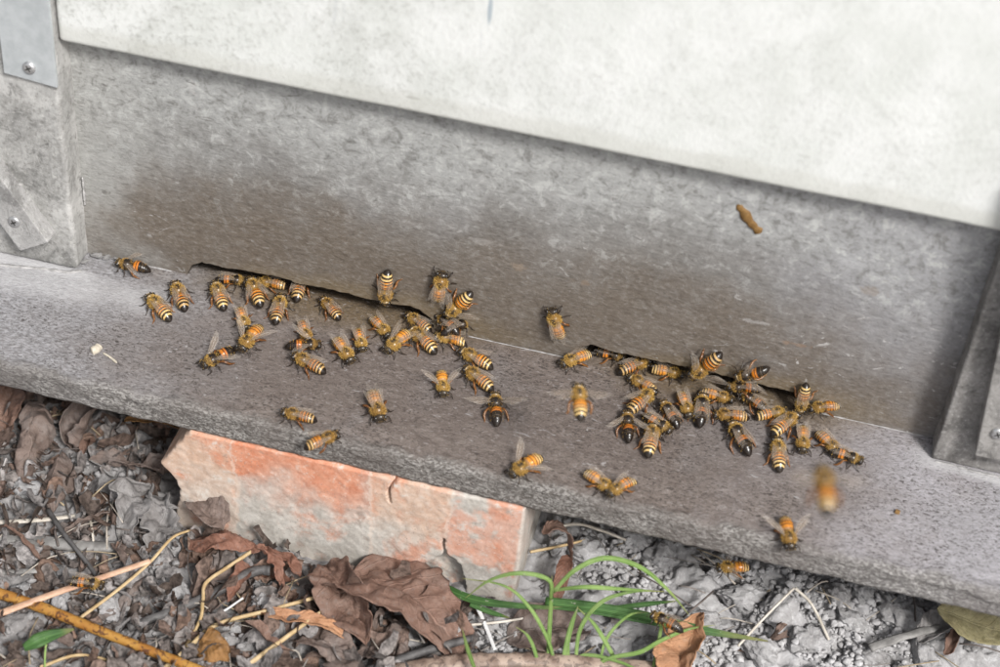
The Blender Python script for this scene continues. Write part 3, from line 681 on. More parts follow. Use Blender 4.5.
# ================================================================== DEAD LEAVES
def leaf(name, mat, base, tip, width, label, group=None, arch=0.006, fold=0.3, curl=0.0, crumple=0.004, roll=0.0, side=0.0, seed=0, shape=0.9,
         lift=(0.002, 0.002), bite=0.0, nu=54, nv=30, mid=None, cat='leaf'):
    """base, tip: world XY(Z) points; width in metres; fold: V angle; curl: rolling of the blade's margins (radians); roll: tilt about the spine."""
    rs = np.random.default_rng(seed)
    b = np.array(base, float); t = np.array(tip, float)
    if len(b) == 2: b = np.array([*b, gz(*b)+lift[0]])
    if len(t) == 2: t = np.array([*t, gz(*t)+lift[1]])
    m = (b+t)/2 if mid is None else np.array(mid, float)
    dirv = _n(t-b); sidev = _n(np.cross([0, 0, 1.0], dirv)); upv = np.cross(dirv, sidev)
    if mid is None: m = m+np.array([0, 0, arch])+sidev*side
    sp = smooth_path([b, b*.5+m*.5+np.array([0, 0, arch*.25]), m, t*.5+m*.5+np.array([0, 0, arch*.25]), t], nu)
    Tn = np.gradient(sp, axis=0); Tn /= np.linalg.norm(Tn, axis=1)[:, None]
    V = []; UV = []
    for i in range(nu):
        u = i/(nu-1)
        w = width*0.5*max(0.0, (math.sin(math.pi*min(1, u**shape)))**0.62)+0.0003
        s0 = _n(np.cross([0, 0, 1.0], Tn[i])); n0 = np.cross(Tn[i], s0)
        rl = roll+0.5*crumple/0.004*0.25*math.sin(u*5+seed)
        s1 = s0*math.cos(rl)+n0*math.sin(rl); n1 = -s0*math.sin(rl)+n0*math.cos(rl)
        for j in range(nv):
            v = 2*j/(nv-1)-1; av = abs(v)
            ww = w*(1-bite*max(0, float(math.sin(u*23+seed+2*np.sign(v))*math.sin(u*7.3+seed)))*0.9)
            if curl:
                th = curl*av*(0.6+0.4*math.sin(u*3+seed)); R = ww/max(abs(curl), 1e-3)
                ly = R*math.sin(th)*1.0; lz = R*(1-math.cos(th))*np.sign(curl)
            else: ly, lz = ww*av, 0.0
            lz += ly*math.sin(fold)
            vein = 0.00022*math.cos((u*9-av*2.2)*2*math.pi)*av
            V.append(sp[i]+s1*ly*np.sign(v)*math.cos(fold)+n1*(lz+vein)); UV.append((u, v))
    V = np.array(V); q = V*55+seed*3.1
    V = V+1.35*crumple*np.stack([.7*fbm(q, 3, seed), .7*fbm(q+7, 3, seed+1), fbm(q+13, 3, seed+2)], 1)
    V = V+crumple*0.42*np.stack([fbm(q*4, 2, seed+5), fbm(q*4+7, 2, seed+6), fbm(q*4+3, 2, seed+7)], 1)
    g = ground_h(V[:, :2])+0.0008; V[:, 2] = np.where(V[:, 2] < g, g+0.15*(V[:, 2]-g)*0+0.0003, V[:, 2])
    F = grid_faces(nu, nv)
    root = obj(name, V, F, mat, None, True, None, UV)
    md = root.modifiers.new('thickness', 'SOLIDIFY'); md.thickness = 0.00035; md.offset = 0
    tag(root, label, cat, group); return root
brown = leaf_mat('dead_leaf_brown', (0.135, 0.078, 0.058), (0.21, 0.135, 0.105), (0.17, 0.122, 0.10))
greyb = leaf_mat('dead_leaf_greybrown', (0.115, 0.085, 0.072), (0.19, 0.145, 0.125), (0.20, 0.172, 0.158))
rust = leaf_mat('dead_leaf_rust', (0.16, 0.074, 0.05), (0.235, 0.125, 0.09), (0.18, 0.105, 0.08))
amber = leaf_mat('dead_leaf_amber', (0.17, 0.085, 0.028), (0.28, 0.15, 0.06), (0.12, 0.07, 0.035))
tan = leaf_mat('dead_leaf_tan', (0.34, 0.165, 0.085), (0.46, 0.26, 0.15), (0.36, 0.20, 0.12))
olive = leaf_mat('dead_leaf_olive', (0.19, 0.165, 0.085), (0.30, 0.27, 0.155), (0.25, 0.21, 0.12))
ghost = leaf_mat('dead_leaf_grey', (0.14, 0.13, 0.125), (0.22, 0.21, 0.205), (0.28, 0.272, 0.268))
def G(px, py, h=0.0):
    w = on_ground(px, py, h)
    return w
def L(name, mat, a, b, width, label, ha=0.004, hb=0.004, **k):
    return leaf(name, mat, G(*a, ha), G(*b, hb), width, label, **k)
ribbed = leaf_mat('dead_leaf_ribbed', (0.15, 0.088, 0.066), (0.215, 0.137, 0.107), (0.18, 0.125, 0.102), 0.55, 0.4)
L('dead_leaf', ribbed, (346, 578), (470, 655), 0.048, 'large crinkled brown leaf with ribs, lying against the foot of the brick', .010, .004, arch=.008, fold=.3, crumple=.0038, seed=3, roll=-.3, shape=.55, bite=.12)
L('dead_leaf', brown, (328, 562), (362, 645), 0.024, 'narrow brown folded leaf beside the large crinkled leaf', .010, .006, arch=.006, fold=.7, crumple=.005, seed=5, roll=.3)
L('dead_leaf', rust, (188, 540), (252, 550), 0.018, 'reddish brown leaf below the broken end of the brick', .010, .012, arch=.008, fold=-.5, crumple=.003, seed=7, roll=-.3)
L('dead_leaf', rust, (268, 545), (285, 590), 0.017, 'curled rust-brown leaf under the middle of the brick', .016, .006, arch=.004, fold=.4, curl=2.2, crumple=.006, seed=9)
L('dead_leaf', rust, (248, 560), (305, 575), 0.014, 'small rust-brown leaf rolled beside the curled one', .009, .007, arch=.004, fold=.3, curl=1.7, crumple=.006, seed=10)
L('dead_leaf', greyb, (40, 396), (26, 484), 0.030, 'long rolled grey-brown leaf hanging from under the board at left', .022, .008, arch=.008, fold=-.3, curl=-2.2, crumple=.005, seed=12)
L('dead_leaf', greyb, (60, 455), (44, 520), 0.018, 'twisted grey-brown leaf below the long rolled leaf', .010, .005, arch=.006, fold=.4, curl=-1.0, crumple=.004, seed=13)
L('dead_leaf', greyb, (74, 450), (108, 408), 0.030, 'curled leaf with a dark hollow end near the left corner', .006, .022, arch=.008, fold=.2, curl=2.6, crumple=.004, seed=14)
L('dead_leaf', brown, (0, 436), (16, 388), 0.022, 'brown leaf at the left edge just below the board', .006, .018, arch=.004, fold=.5, crumple=.004, seed=15)
L('dead_leaf', amber, (124, 424), (192, 432), 0.015, 'amber curled leaf tucked under the board left of the brick', .024, .024, arch=.003, fold=.3, curl=1.9, crumple=.002, seed=16)
L('dead_leaf', greyb, (116, 470), (180, 468), 0.026, 'broad flat grey-brown leaf left of the brick', .008, .010, arch=.004, fold=.25, curl=.9, crumple=.006, seed=17, roll=-.2, bite=.3)
L('dead_leaf', ghost, (122, 545), (140, 492), 0.020, 'upright pale grey leaf in the litter left of the brick', .004, .010, arch=.006, fold=.5, curl=1.2, crumple=.006, seed=18, bite=.3)
L('dead_leaf', ghost, (150, 560), (165, 500), 0.017, 'grey torn leaf next to the upright pale one', .004, .008, arch=.005, fold=.4, crumple=.005, seed=19, bite=.5)
L('dead_leaf', greyb, (190, 590), (245, 585), 0.026, 'broad dark leaf behind the bent straw', .004, .004, arch=.003, fold=.1, crumple=.004, seed=20)
L('dead_leaf', greyb, (300, 640), (355, 668), 0.020, 'brown curled leaf at the bottom edge below the folded leaf', .004, .004, arch=.006, fold=.5, crumple=.005, seed=21)
L('dead_leaf', tan, (250, 612), (352, 640), 0.007, 'thin tan leaf strip lying across the brown leaves', .008, .010, arch=.004, fold=.6, crumple=.003, seed=22)
L('dead_leaf', tan, (697, 612), (668, 695), 0.017, 'orange-tan leaf standing under the grass with a bee on it', .014, .010, arch=.003, fold=.45, crumple=.0035, seed=23, shape=1.15, roll=.3)
L('dead_leaf', olive, (938, 609), (1020, 632), 0.022, 'olive ribbed leaf poking out under the right end of the board', .022, .020, arch=-.002, fold=.35, crumple=.0012, seed=24, roll=.2)
L('dead_leaf', amber, (195, 655), (232, 660), 0.017, 'yellowish brown crumpled leaf at the bottom left', .006, .006, arch=.006, fold=-.4, curl=-.8, crumple=.004, seed=25)
L('dead_leaf', greyb, (370, 640), (392, 668), 0.02, 'dark leaf scrap below the large crinkled leaf', .003, .003, arch=.003, fold=.3, crumple=.005, seed=26)
L('dead_leaf', ghost, (300, 655), (262, 640), 0.018, 'pale grey leaf near the crossing straws', .003, .003, arch=.003, fold=.3, crumple=.004, seed=27)
L('dead_leaf', greyb, (225, 530), (195, 510), 0.016, 'grey-brown curled strip along the lower edge of the brick', .016, .010, arch=.004, fold=.6, crumple=.004, seed=28)
L('dead_leaf', brown, (545, 535), (572, 560), 0.0065, 'thin brown curling leaf beside the right end of the brick', .030, .010, arch=.012, fold=.3, crumple=.002, seed=29)
L('dead_leaf', rust, (568, 555), (556, 602), 0.006, 'narrow reddish leaf tail hanging behind the grass', .012, .004, arch=.003, fold=.3, crumple=.002, seed=30)
L('dead_leaf', greyb, (505, 640), (590, 625), 0.024, 'dark grey-brown leaf under the grass tuft', .004, .004, arch=.004, fold=.3, crumple=.004, seed=31)
L('dead_leaf', ghost, (915, 640), (962, 615), 0.012, 'pale grey bark-like strip at the right', .006, .010, arch=.003, fold=.5, crumple=.002, seed=32)
L('dead_leaf', brown, (945, 655), (955, 628), 0.008, 'small brown curled leaf beside the pale grey strip', .004, .006, arch=.003, fold=.5, curl=1.5, crumple=.002, seed=33)

rl = np.random.default_rng(44); scraps = []
for k in range(64):
    while True:
        x, y = rl.uniform(-.245, .03), rl.uniform(-.175, .03)
        if clear_of_brick(x, y, .004): break
    a = rl.uniform(0, 6.28); ln = rl.uniform(.010, .024); d = np.array([math.cos(a), math.sin(a)])*ln/2; z = rl.uniform(.003, .009)
    o = leaf('leaf_scrap', [brown, greyb, greyb, rust, ghost, greyb][k % 6], np.array([x, y])-d, np.array([x, y])+d, ln*rl.uniform(.4, .75), 'small crumpled dead leaf in the litter left of the grass',
         'small dead leaves in the litter', arch=rl.uniform(-.001, .005), fold=rl.uniform(-.2, .7), curl=rl.uniform(-1.2, 1.6), crumple=.0026, seed=100+k, roll=rl.uniform(-.5, .5), lift=(z, z+rl.uniform(-.002, .004)), bite=.4, nu=22, nv=12)
    o.modifiers.clear(); scraps.append(o)
with bpy.context.temp_override(active_object=scraps[0], object=scraps[0], selected_objects=scraps, selected_editable_objects=scraps):
    bpy.ops.object.join()
o = scraps[0]; o.name = 'dead_leaf_scraps'; o['kind'] = 'stuff'; o['label'] = 'small crumpled dead leaves matted over the soil left of the grass'; o['category'] = 'leaf litter'; del o['group']
# litter: torn scraps, too many and too tangled to count
S = Soup(); rs = np.random.default_rng(5)
pal = [(0.15, 0.128, 0.118), (0.18, 0.162, 0.153), (0.145, 0.104, 0.086), (0.23, 0.215, 0.21), (0.16, 0.108, 0.084), (0.09, 0.07, 0.06)]
for i in range(2600):
    if i < 2100: x, y = rs.uniform(-.25, .02), rs.uniform(-.185, .05)
    else: x, y = rs.uniform(-.25, .27), rs.uniform(-.185, .05)
    if not clear_of_brick(x, y, .002): continue
    if x > .02 and rs.random() < .75: continue
    ln = (.003+.013*rs.random()**1.6)*(0.7 if x > .02 else 1); ln = ln*1.3 if i % 8 == 0 and x < .02 else ln; wd = ln*rs.uniform(.2, .75); a = rs.uniform(0, 6.28); tl = rs.normal(0, .5); bd = rs.uniform(-1.2, 1.2)/ln*.4
    nu, nv = 10, 7; P = []
    for u in np.linspace(-.5, .5, nu):
        for v in np.linspace(-.5, .5, nv):
            lx = u*ln; ly = v*wd*(1-1.5*u*u+.25*math.sin(u*17+i)); lz = bd*lx*lx*8+bd*ly*ly*10*math.sin(i)
            P.append((lx, ly*math.cos(tl)-lz*math.sin(tl), ly*math.sin(tl)+lz*math.cos(tl)))
    P = np.array(P); P = P+ln*.20*np.stack([fbm(P*1.6/ln+i, 3, 1), fbm(P*1.6/ln+i, 3, 2), .8*fbm(P*1.6/ln+i, 3, 3)], 1)
    R = np.array([[math.cos(a), -math.sin(a), 0], [math.sin(a), math.cos(a), 0], [0, 0, 1]]); P = P@R.T+np.array([x, y, 0])
    P[:, 2] += gz(x, y)+rs.uniform(.001, .005 if x > .02 else .008)
    S.add(P, grid_faces(nu, nv), np.array(pal[rs.integers(0, 6)])*rs.uniform(.75, 1.2))
lit = S.build('leaf_litter', attr_mat('leaf_scraps', 0.9, 0.06, 420, 0.55, 0.0012, 0))
lit['kind'] = 'stuff'; lit['label'] = 'tangled grey-brown scraps of rotting leaves on the soil'; lit['category'] = 'leaf litter'

# ================================================================== STALKS, STICKS, STRAWS
def stalk_mat(name, c1, c2, spot=None, k=0.0):
    b = NB(name, 0.55, 0.35); n = b.noise(140, 4, 0.6); f = b.noise(700, 3, 0.6)
    c = b.mix(b.step(n, 0.35, 0.65), c1, c2)
    if spot: c = b.mix(b.math('MULTIPLY', b.step(b.noise(330, 3, 0.6, dist=0.6), 0.52, 0.6), k), c, spot)
    return b.done(c, b.bump(f, 0.0004, 0.7))
straw = stalk_mat('dry_straw', (0.36, 0.25, 0.12), (0.50, 0.38, 0.22)); pale = stalk_mat('bleached_straw', (0.40, 0.36, 0.30), (0.56, 0.52, 0.46))
pink = stalk_mat('pinkish_straw', (0.42, 0.25, 0.165), (0.55, 0.37, 0.26)); greyst = stalk_mat('grey_stick', (0.14, 0.135, 0.128), (0.25, 0.242, 0.232))
dark = stalk_mat('dark_twig', (0.05, 0.047, 0.046), (0.105, 0.1, 0.098)); bark = stalk_mat('mottled_stem', (0.27, 0.115, 0.022), (0.36, 0.19, 0.042), (0.07, 0.026, 0.012), 0.9)
whites = stalk_mat('white_straw', (0.52, 0.52, 0.52), (0.68, 0.68, 0.67)); woodst = stalk_mat('split_wood', (0.16, 0.11, 0.085), (0.36, 0.28, 0.225), (0.05, 0.035, 0.03), 0.6)
def stalk(name, mat, pts, r, label, cat='straw', taper=0.8, flat=1.0, rough=0.06, group=None, n=44, nodes=()):
    """pts: (px, py, height above the soil level)."""
    P = smooth_path([G(px, py, h) for px, py, h in pts], n)
    R = r*np.linspace(1, taper, n)*(1+0.06*fbm(P*200, 2, 3))
    for u in nodes: R = R*(1+0.35*np.exp(-((np.linspace(0, 1, n)-u)/0.012)**2))
    V, F = tube(P, R, 9, rough, 2, flat)
    o = obj(name, V, F, mat); tag(o, label, cat, group); return o
stalk('plant_stem', bark, [(-25, 586, .012), (40, 607, .012), (110, 635, .011), (215, 676, .010)], .0024, 'thick yellow stem mottled with brown, across the bottom left corner', 'stem', nodes=(), n=70)
stalk('straw', pink, [(-12, 618, .013), (50, 595, .014), (100, 578, .015), (150, 561, .015)], .0017, 'pinkish flat straw running up from the left edge, a bee on it', flat=.5, taper=.8)
stalk('straw', straw, [(80, 618, .008), (120, 588, .012), (150, 562, .013), (172, 538, .015), (190, 530, .014)], .00085, 'tan grass stalk leaning over the pinkish straw', flat=.6, taper=.7)
stalk('stick', greyst, [(-10, 537, .007), (40, 541, .008), (80, 546, .008), (118, 547, .006)], .0034, 'thick pale grey stick at the left edge', 'stick', flat=.6, rough=.2)
stalk('stick', greyst, [(-10, 573, .005), (30, 571, .006), (62, 568, .005)], .0016, 'short thin grey stick below the thick grey one', 'stick', flat=.6)
stalk('straw', pale, [(-10, 523, .007), (40, 520, .008), (75, 516, .007)], .0013, 'pale straw above the thick grey stick', flat=.6)
stalk('twig', dark, [(48, 510, .010), (65, 535, .012), (85, 560, .010), (98, 578, .008)], .0011, 'dark twig slanting over the thick grey stick', 'twig')
stalk('straw', straw, [(255, 549, .012), (228, 567, .012), (206, 583, .013), (203, 600, .012), (200, 620, .010), (184, 650, .006)], .00085, 'tan straw bent sharply in the middle', n=60)
stalk('straw', straw, [(160, 672, .006), (186, 650, .009), (216, 625, .010), (270, 610, .011), (328, 594, .012)], .0010, 'long tan straw running to the brown leaves', n=60)
stalk('straw', straw, [(238, 672, .008), (285, 638, .012), (332, 604, .013)], .0011, 'straight tan straw rising from the bottom edge', taper=.7)
stalk('stick', dark, [(128, 628, .006), (170, 612, .008), (215, 593, .009), (252, 572, .010), (270, 571, .010)], .0019, 'dark grey stick lying under the bent straw', 'stick', rough=.3, taper=1.1)
stalk('straw', whites, [(203, 618, .008), (222, 612, .008), (243, 598, .008)], .00055, 'thin white fibre beside the bent straw')
stalk('straw', whites, [(474, 600, .008), (484, 622, .008), (495, 650, .006)], .0010, 'white straw piece below the right end of the brick', flat=.5)
stalk('twig', dark, [(360, 674, .006), (410, 656, .008), (450, 644, .008), (478, 637, .007)], .0020, 'blackish twig at the bottom below the brick', 'twig')
stalk('stick', woodst, [(395, 672, .008), (450, 664, .009), (520, 660, .009), (600, 664, .008), (680, 672, .007)], .0042, 'split brown wooden stick along the bottom edge', 'stick', flat=.6, rough=.3)
stalk('straw', pale, [(738, 646, .006), (765, 617, .012), (794, 588, .018)], .0006, 'thin grey stalk standing at a slant on the right soil', taper=.9)
stalk('straw', pale, [(795, 588, .018), (812, 605, .013), (829, 640, .006)], .0007, 'thin grey stalk bending down from its slanted neighbour', taper=.9)
stalk('straw', pale, [(543, 531, .014), (575, 524, .016), (600, 530, .014), (626, 540, .012)], .0008, 'tangled pale fibre just under the board beside the brick')
stalk('straw', straw, [(530, 552, .008), (565, 545, .010), (585, 540, .010)], .0007, 'short straw lying on the soil right of the brick')
stalk('straw', pale, [(470, 625, .006), (500, 622, .008), (525, 618, .008)], .0006, 'pale thin straw lying under the grass blades')
stalk('straw', straw, [(40, 667, .004), (80, 655, .006), (125, 665, .005)], .0007, 'pale straw in the bottom left corner')
stalk('straw', pale, [(86, 500, .006), (92, 530, .010), (94, 550, .006)], .0006, 'short upright straw in the litter at left')
stalk('stick', greyst, [(870, 648, .006), (905, 636, .010), (935, 628, .010), (958, 622, .010)], .0022, 'pale grey flat stick at the lower right', 'stick', flat=.5, rough=.25)
S = Soup()
for i in range(800):
    x, y = rs.uniform(-.25, .26), rs.uniform(-.18, .05)
    if not clear_of_brick(x, y, .012) or (x > .03 and rs.random() < .6): continue
    a = rs.uniform(0, 6.28); ln = rs.uniform(.006, .028); d = np.array([math.cos(a), math.sin(a), rs.normal(0, .12)]); z = gz(x, y)+rs.uniform(.002, .008)
    P = smooth_path([np.array([x, y, z])-d*ln/2, np.array([x, y, z+rs.uniform(0, .002)])+rs.normal(0, .001, 3), np.array([x, y, z])+d*ln/2], 6)
    V, F = tube(P, rs.uniform(.0002, .0005), 4)
    S.add(V, F, np.array([(0.3, 0.24, 0.16), (0.2, 0.18, 0.165), (0.12, 0.1, 0.09), (0.38, 0.34, 0.29)][rs.integers(0, 4)]))
o = S.build('root_fibres', attr_mat('fibre', 0.7, 0.3, 300, 0.3, 0, 0)); o['kind'] = 'stuff'
o['label'] = 'fine dry roots and stalk fibres strewn through the litter'; o['category'] = 'fibres'

# ================================================================== GREEN GRASS
def grass_mat(name, c1, c2):
    b = NB(name, 0.45, 0.4); n = b.noise(1, 3, 0.6, b.map((90, 90, 90))); u = b.xyz(b.attr('luv', 'Vector'))
    c = b.mix(b.step(n, 0.3, 0.7), c1, c2)
    c = b.mix(b.step(b.math('ABSOLUTE', u['Y']), 0.22, 0.05, 0, 0.5), c, tuple(q*1.5 for q in c2))
    c = b.mix(b.step(b.math('ADD', u['X'], b.math('MULTIPLY', n, 0.3)), 0.9, 1.2, 0, 0.7), c, (0.42, 0.36, 0.16))
    s = b.noise(500, 2, 0.5); c = b.mix(b.math('MULTIPLY', b.step(s, 0.68, 0.72), 0.6), c, (0.42, 0.42, 0.33))
    b.p.inputs['Subsurface Weight'].default_value = 0.0
    m = b.done(c, b.bump(b.math('SINE', b.math('MULTIPLY', u['Y'], 22)), 0.0001, 0.6))
    tr = b.t.nodes.new('ShaderNodeBsdfTranslucent'); b.lk(c, tr.inputs['Color'])
    mx = b.t.nodes.new('ShaderNodeMixShader'); mx.inputs[0].default_value = 0.3
    b.lk(b.p.outputs[0], mx.inputs[1]); b.lk(tr.outputs[0], mx.inputs[2]); b.lk(mx.outputs[0], b.t.nodes['Material Output'].inputs['Surface'])
    return m
light_g = grass_mat('fresh_grass', (0.17, 0.29, 0.07), (0.29, 0.42, 0.14)); deep_g = grass_mat('deep_grass', (0.045, 0.115, 0.03), (0.085, 0.185, 0.05))
def blade(pts, w, mat, parent, name='blade', tipw=0.12, fold=0.35, n=40, basew=.7, twist=0.0):
    P = smooth_path([G(*p) for p in pts], n); Tn = np.gradient(P, axis=0); Tn /= np.linalg.norm(Tn, axis=1)[:, None]
    V = []; UV = []
    for i in range(n):
        u = i/(n-1); ww = w*.5*(basew+(1-basew)*min(1, u*3))*(1 if u < .45 else max(tipw, 1-((u-.45)/.55)**1.8*(1-tipw)))
        s = _n(np.cross(Tn[i], [0, -.45, 1.0])); q = np.cross(s, Tn[i]); a = twist*u; s, q = s*math.cos(a)+q*math.sin(a), q*math.cos(a)-s*math.sin(a)
        for v in (-1, -.5, 0, .5, 1): V.append(P[i]+s*ww*v+q*ww*abs(v)*fold); UV.append((u, v))
    o = obj(name, V, grid_faces(n, 5), mat, parent, True, None, UV)
    md = o.modifiers.new('thickness', 'SOLIDIFY'); md.thickness = 0.0002; return o
gr_base = G(560, 672, .004)
tuft = tag(empty('grass_tuft', (0, 0, 0)), 'fresh green grass tuft arching in front of the brick and soil', 'grass')
for pts, w in [
    ([(548, 680, .004), (549, 640, .014), (551, 600, .030), (552, 575, .042)], .0022),
    ([(551, 600, .030), (549, 580, .042), (520, 573, .046), (490, 580, .042), (465, 598, .034)], .0024),
    ([(553, 592, .032), (575, 570, .042), (605, 558, .046), (640, 567, .040), (668, 590, .030), (690, 616, .020)], .0026),
    ([(554, 590, .030), (585, 587, .036), (620, 589, .034), (668, 592, .026)], .0022),
    ([(575, 672, .006), (580, 630, .016), (600, 603, .026), (630, 592, .030), (664, 591, .028)], .0022),
    ([(556, 668, .006), (548, 640, .016), (530, 608, .028), (505, 586, .034), (462, 578, .036)], .0020),
    ([(560, 675, .004), (570, 630, .018), (578, 606, .026)], .0026),
    ([(622, 676, .004), (610, 650, .012), (594, 624, .018), (578, 608, .022)], .0022),
    ([(588, 670, .006), (610, 658, .012), (640, 652, .016), (662, 640, .016), (690, 629, .016), (716, 625, .014)], .0022),
    ([(565, 668, .006), (585, 655, .010), (620, 662, .012), (650, 676, .010)], .0018),
    ([(476, 672, .018), (468, 650, .018), (462, 628, .016)], .0020),
    ([(652, 672, .008), (658, 645, .014), (662, 622, .018), (664, 612, .018)], .0018),
    ([(540, 680, .004), (536, 655, .012), (528, 636, .016), (515, 626, .016)], .0018),
    ([(598, 676, .004), (606, 640, .014), (628, 616, .020), (648, 612, .018)], .0016),
    ([(568, 676, .004), (567, 655, .010), (569, 636, .016)], .0028)]: blade(pts, w*.82, light_g, tuft, tipw=.03, fold=.05, twist=random.uniform(-.7, .7))
for pts, w in [
    ([(412, 574, .010), (440, 586, .010), (475, 600, .011), (520, 606, .012), (580, 609, .012)], .0034),
    ([(545, 603, .012), (590, 608, .013), (640, 617, .013), (700, 630, .013), (768, 641, .010)], .0052),
    ([(590, 612, .010), (640, 605, .012), (676, 601, .012)], .0022),
    ([(470, 604, .010), (490, 612, .008), (510, 618, .006)], .0022)]: blade(pts, w, deep_g, tuft, basew=.9, tipw=.08)
seed = tag(empty('seedling', (0, 0, 0)), 'small green leaf on a thin stem at the bottom left corner', 'seedling')
blade([(24, 648, .014), (36, 642, .016), (50, 636, .016), (74, 629, .015)], .0058, deep_g, seed, 'leaf_blade', .1, .25, basew=.5)
V, F = tube(smooth_path([G(45, 676, .003), G(45, 655, .010), G(47, 638, .016)], 10), .00035, 6); obj('stem', V, F, light_g, seed)
# ================================================================== HONEY BEES
def bee_mat(name, rough, spec):
    b = NB(name, rough, spec); n = b.noise(2.5, 3, 0.6); c = b.attr('Col')
    r = b.objrand(); c = b.mix(b.step(r, 0.0, 1.0, 0.0, 1.0), b.mix(1.0, c, (0.82, 0.74, 0.7), 'MULTIPLY'), b.mix(1.0, c, (1.15, 1.12, 1.05), 'MULTIPLY'))
    c = b.mix(b.step(n, 0.3, 0.7), b.mix(1.0, c, (0.72, 0.70, 0.68), 'MULTIPLY'), b.mix(1.0, c, (1.2, 1.2, 1.2), 'MULTIPLY'))
    return b.done(c, b.bump(n, 0.00006, 0.6))
M['bee'] = bee_mat('bee_cuticle', 0.22, 0.4); M['fuzz'] = bee_mat('bee_fuzz', 0.8, 0.2)
M['eye'] = simple_mat('bee_eye', (0.012, 0.01, 0.009), (0.022, 0.018, 0.016), 900, 0.22, 0.6, 0)
def wing_mat():
    b = NB('bee_wing', 0.22, 0.6); c = b.attr('Col')
    b.lk(c, b.p.inputs['Base Color']); a = b.attr('Col', 'Alpha')
    n = b.noise(900, 3, 0.6); b.lk(b.math('MULTIPLY', a, b.step(n, 0.3, 0.7, 0.75, 1.2)), b.p.inputs['Alpha'])
    return b.m
M['wing'] = wing_mat()
mm = 0.001
ABD = [(0, .45), (.04, 1.15), (.10, 1.75), (.2, 2.08), (.32, 2.2), (.45, 2.2), (.58, 2.1), (.70, 1.9), (.80, 1.6), (.88, 1.22), (.95, .72), (1.0, .1)]
SEG = [0, .12, .29, .45, .60, .75, .89, 1.001]
OR, OR2, CRM, BLK, GLD = (0.56, 0.185, 0.014), (0.56, 0.225, 0.03), (0.55, 0.39, 0.17), (0.018, 0.014, 0.011), (0.24, 0.15, 0.045)
def abd_col(kind, t):
    k = next(i for i in range(7) if t < SEG[i+1]); f = (t-SEG[k])/(SEG[k+1]-SEG[k])
    if kind == 'A':
        return [(0.36, 0.20, 0.07), OR if f < .70 else (BLK if f < .95 else CRM), (CRM if f < .08 else OR if f < .56 else BLK), (CRM if f < .12 else OR if f < .46 else BLK), (CRM if f < .36 else BLK), (CRM if f < .36 else BLK), BLK][k]
    if kind == 'B':
        return [(0.04, 0.025, 0.016), (0.30, 0.10, 0.02) if f < .2 else OR if f < .78 else (0.03, 0.02, 0.013), (0.5, 0.17, 0.03) if f < .62 else BLK, BLK, BLK if f > .12 else (0.08, 0.06, 0.04), BLK, BLK][k]
    return [(0.38, 0.22, 0.10), OR2 if f < .86 else (0.14, 0.06, 0.02), OR2 if f < .80 else (0.08, 0.04, 0.02), (0.52, 0.28, 0.10) if f < .66 else BLK, (CRM if f < .45 else BLK), (CRM if f < .4 else BLK), BLK][k]
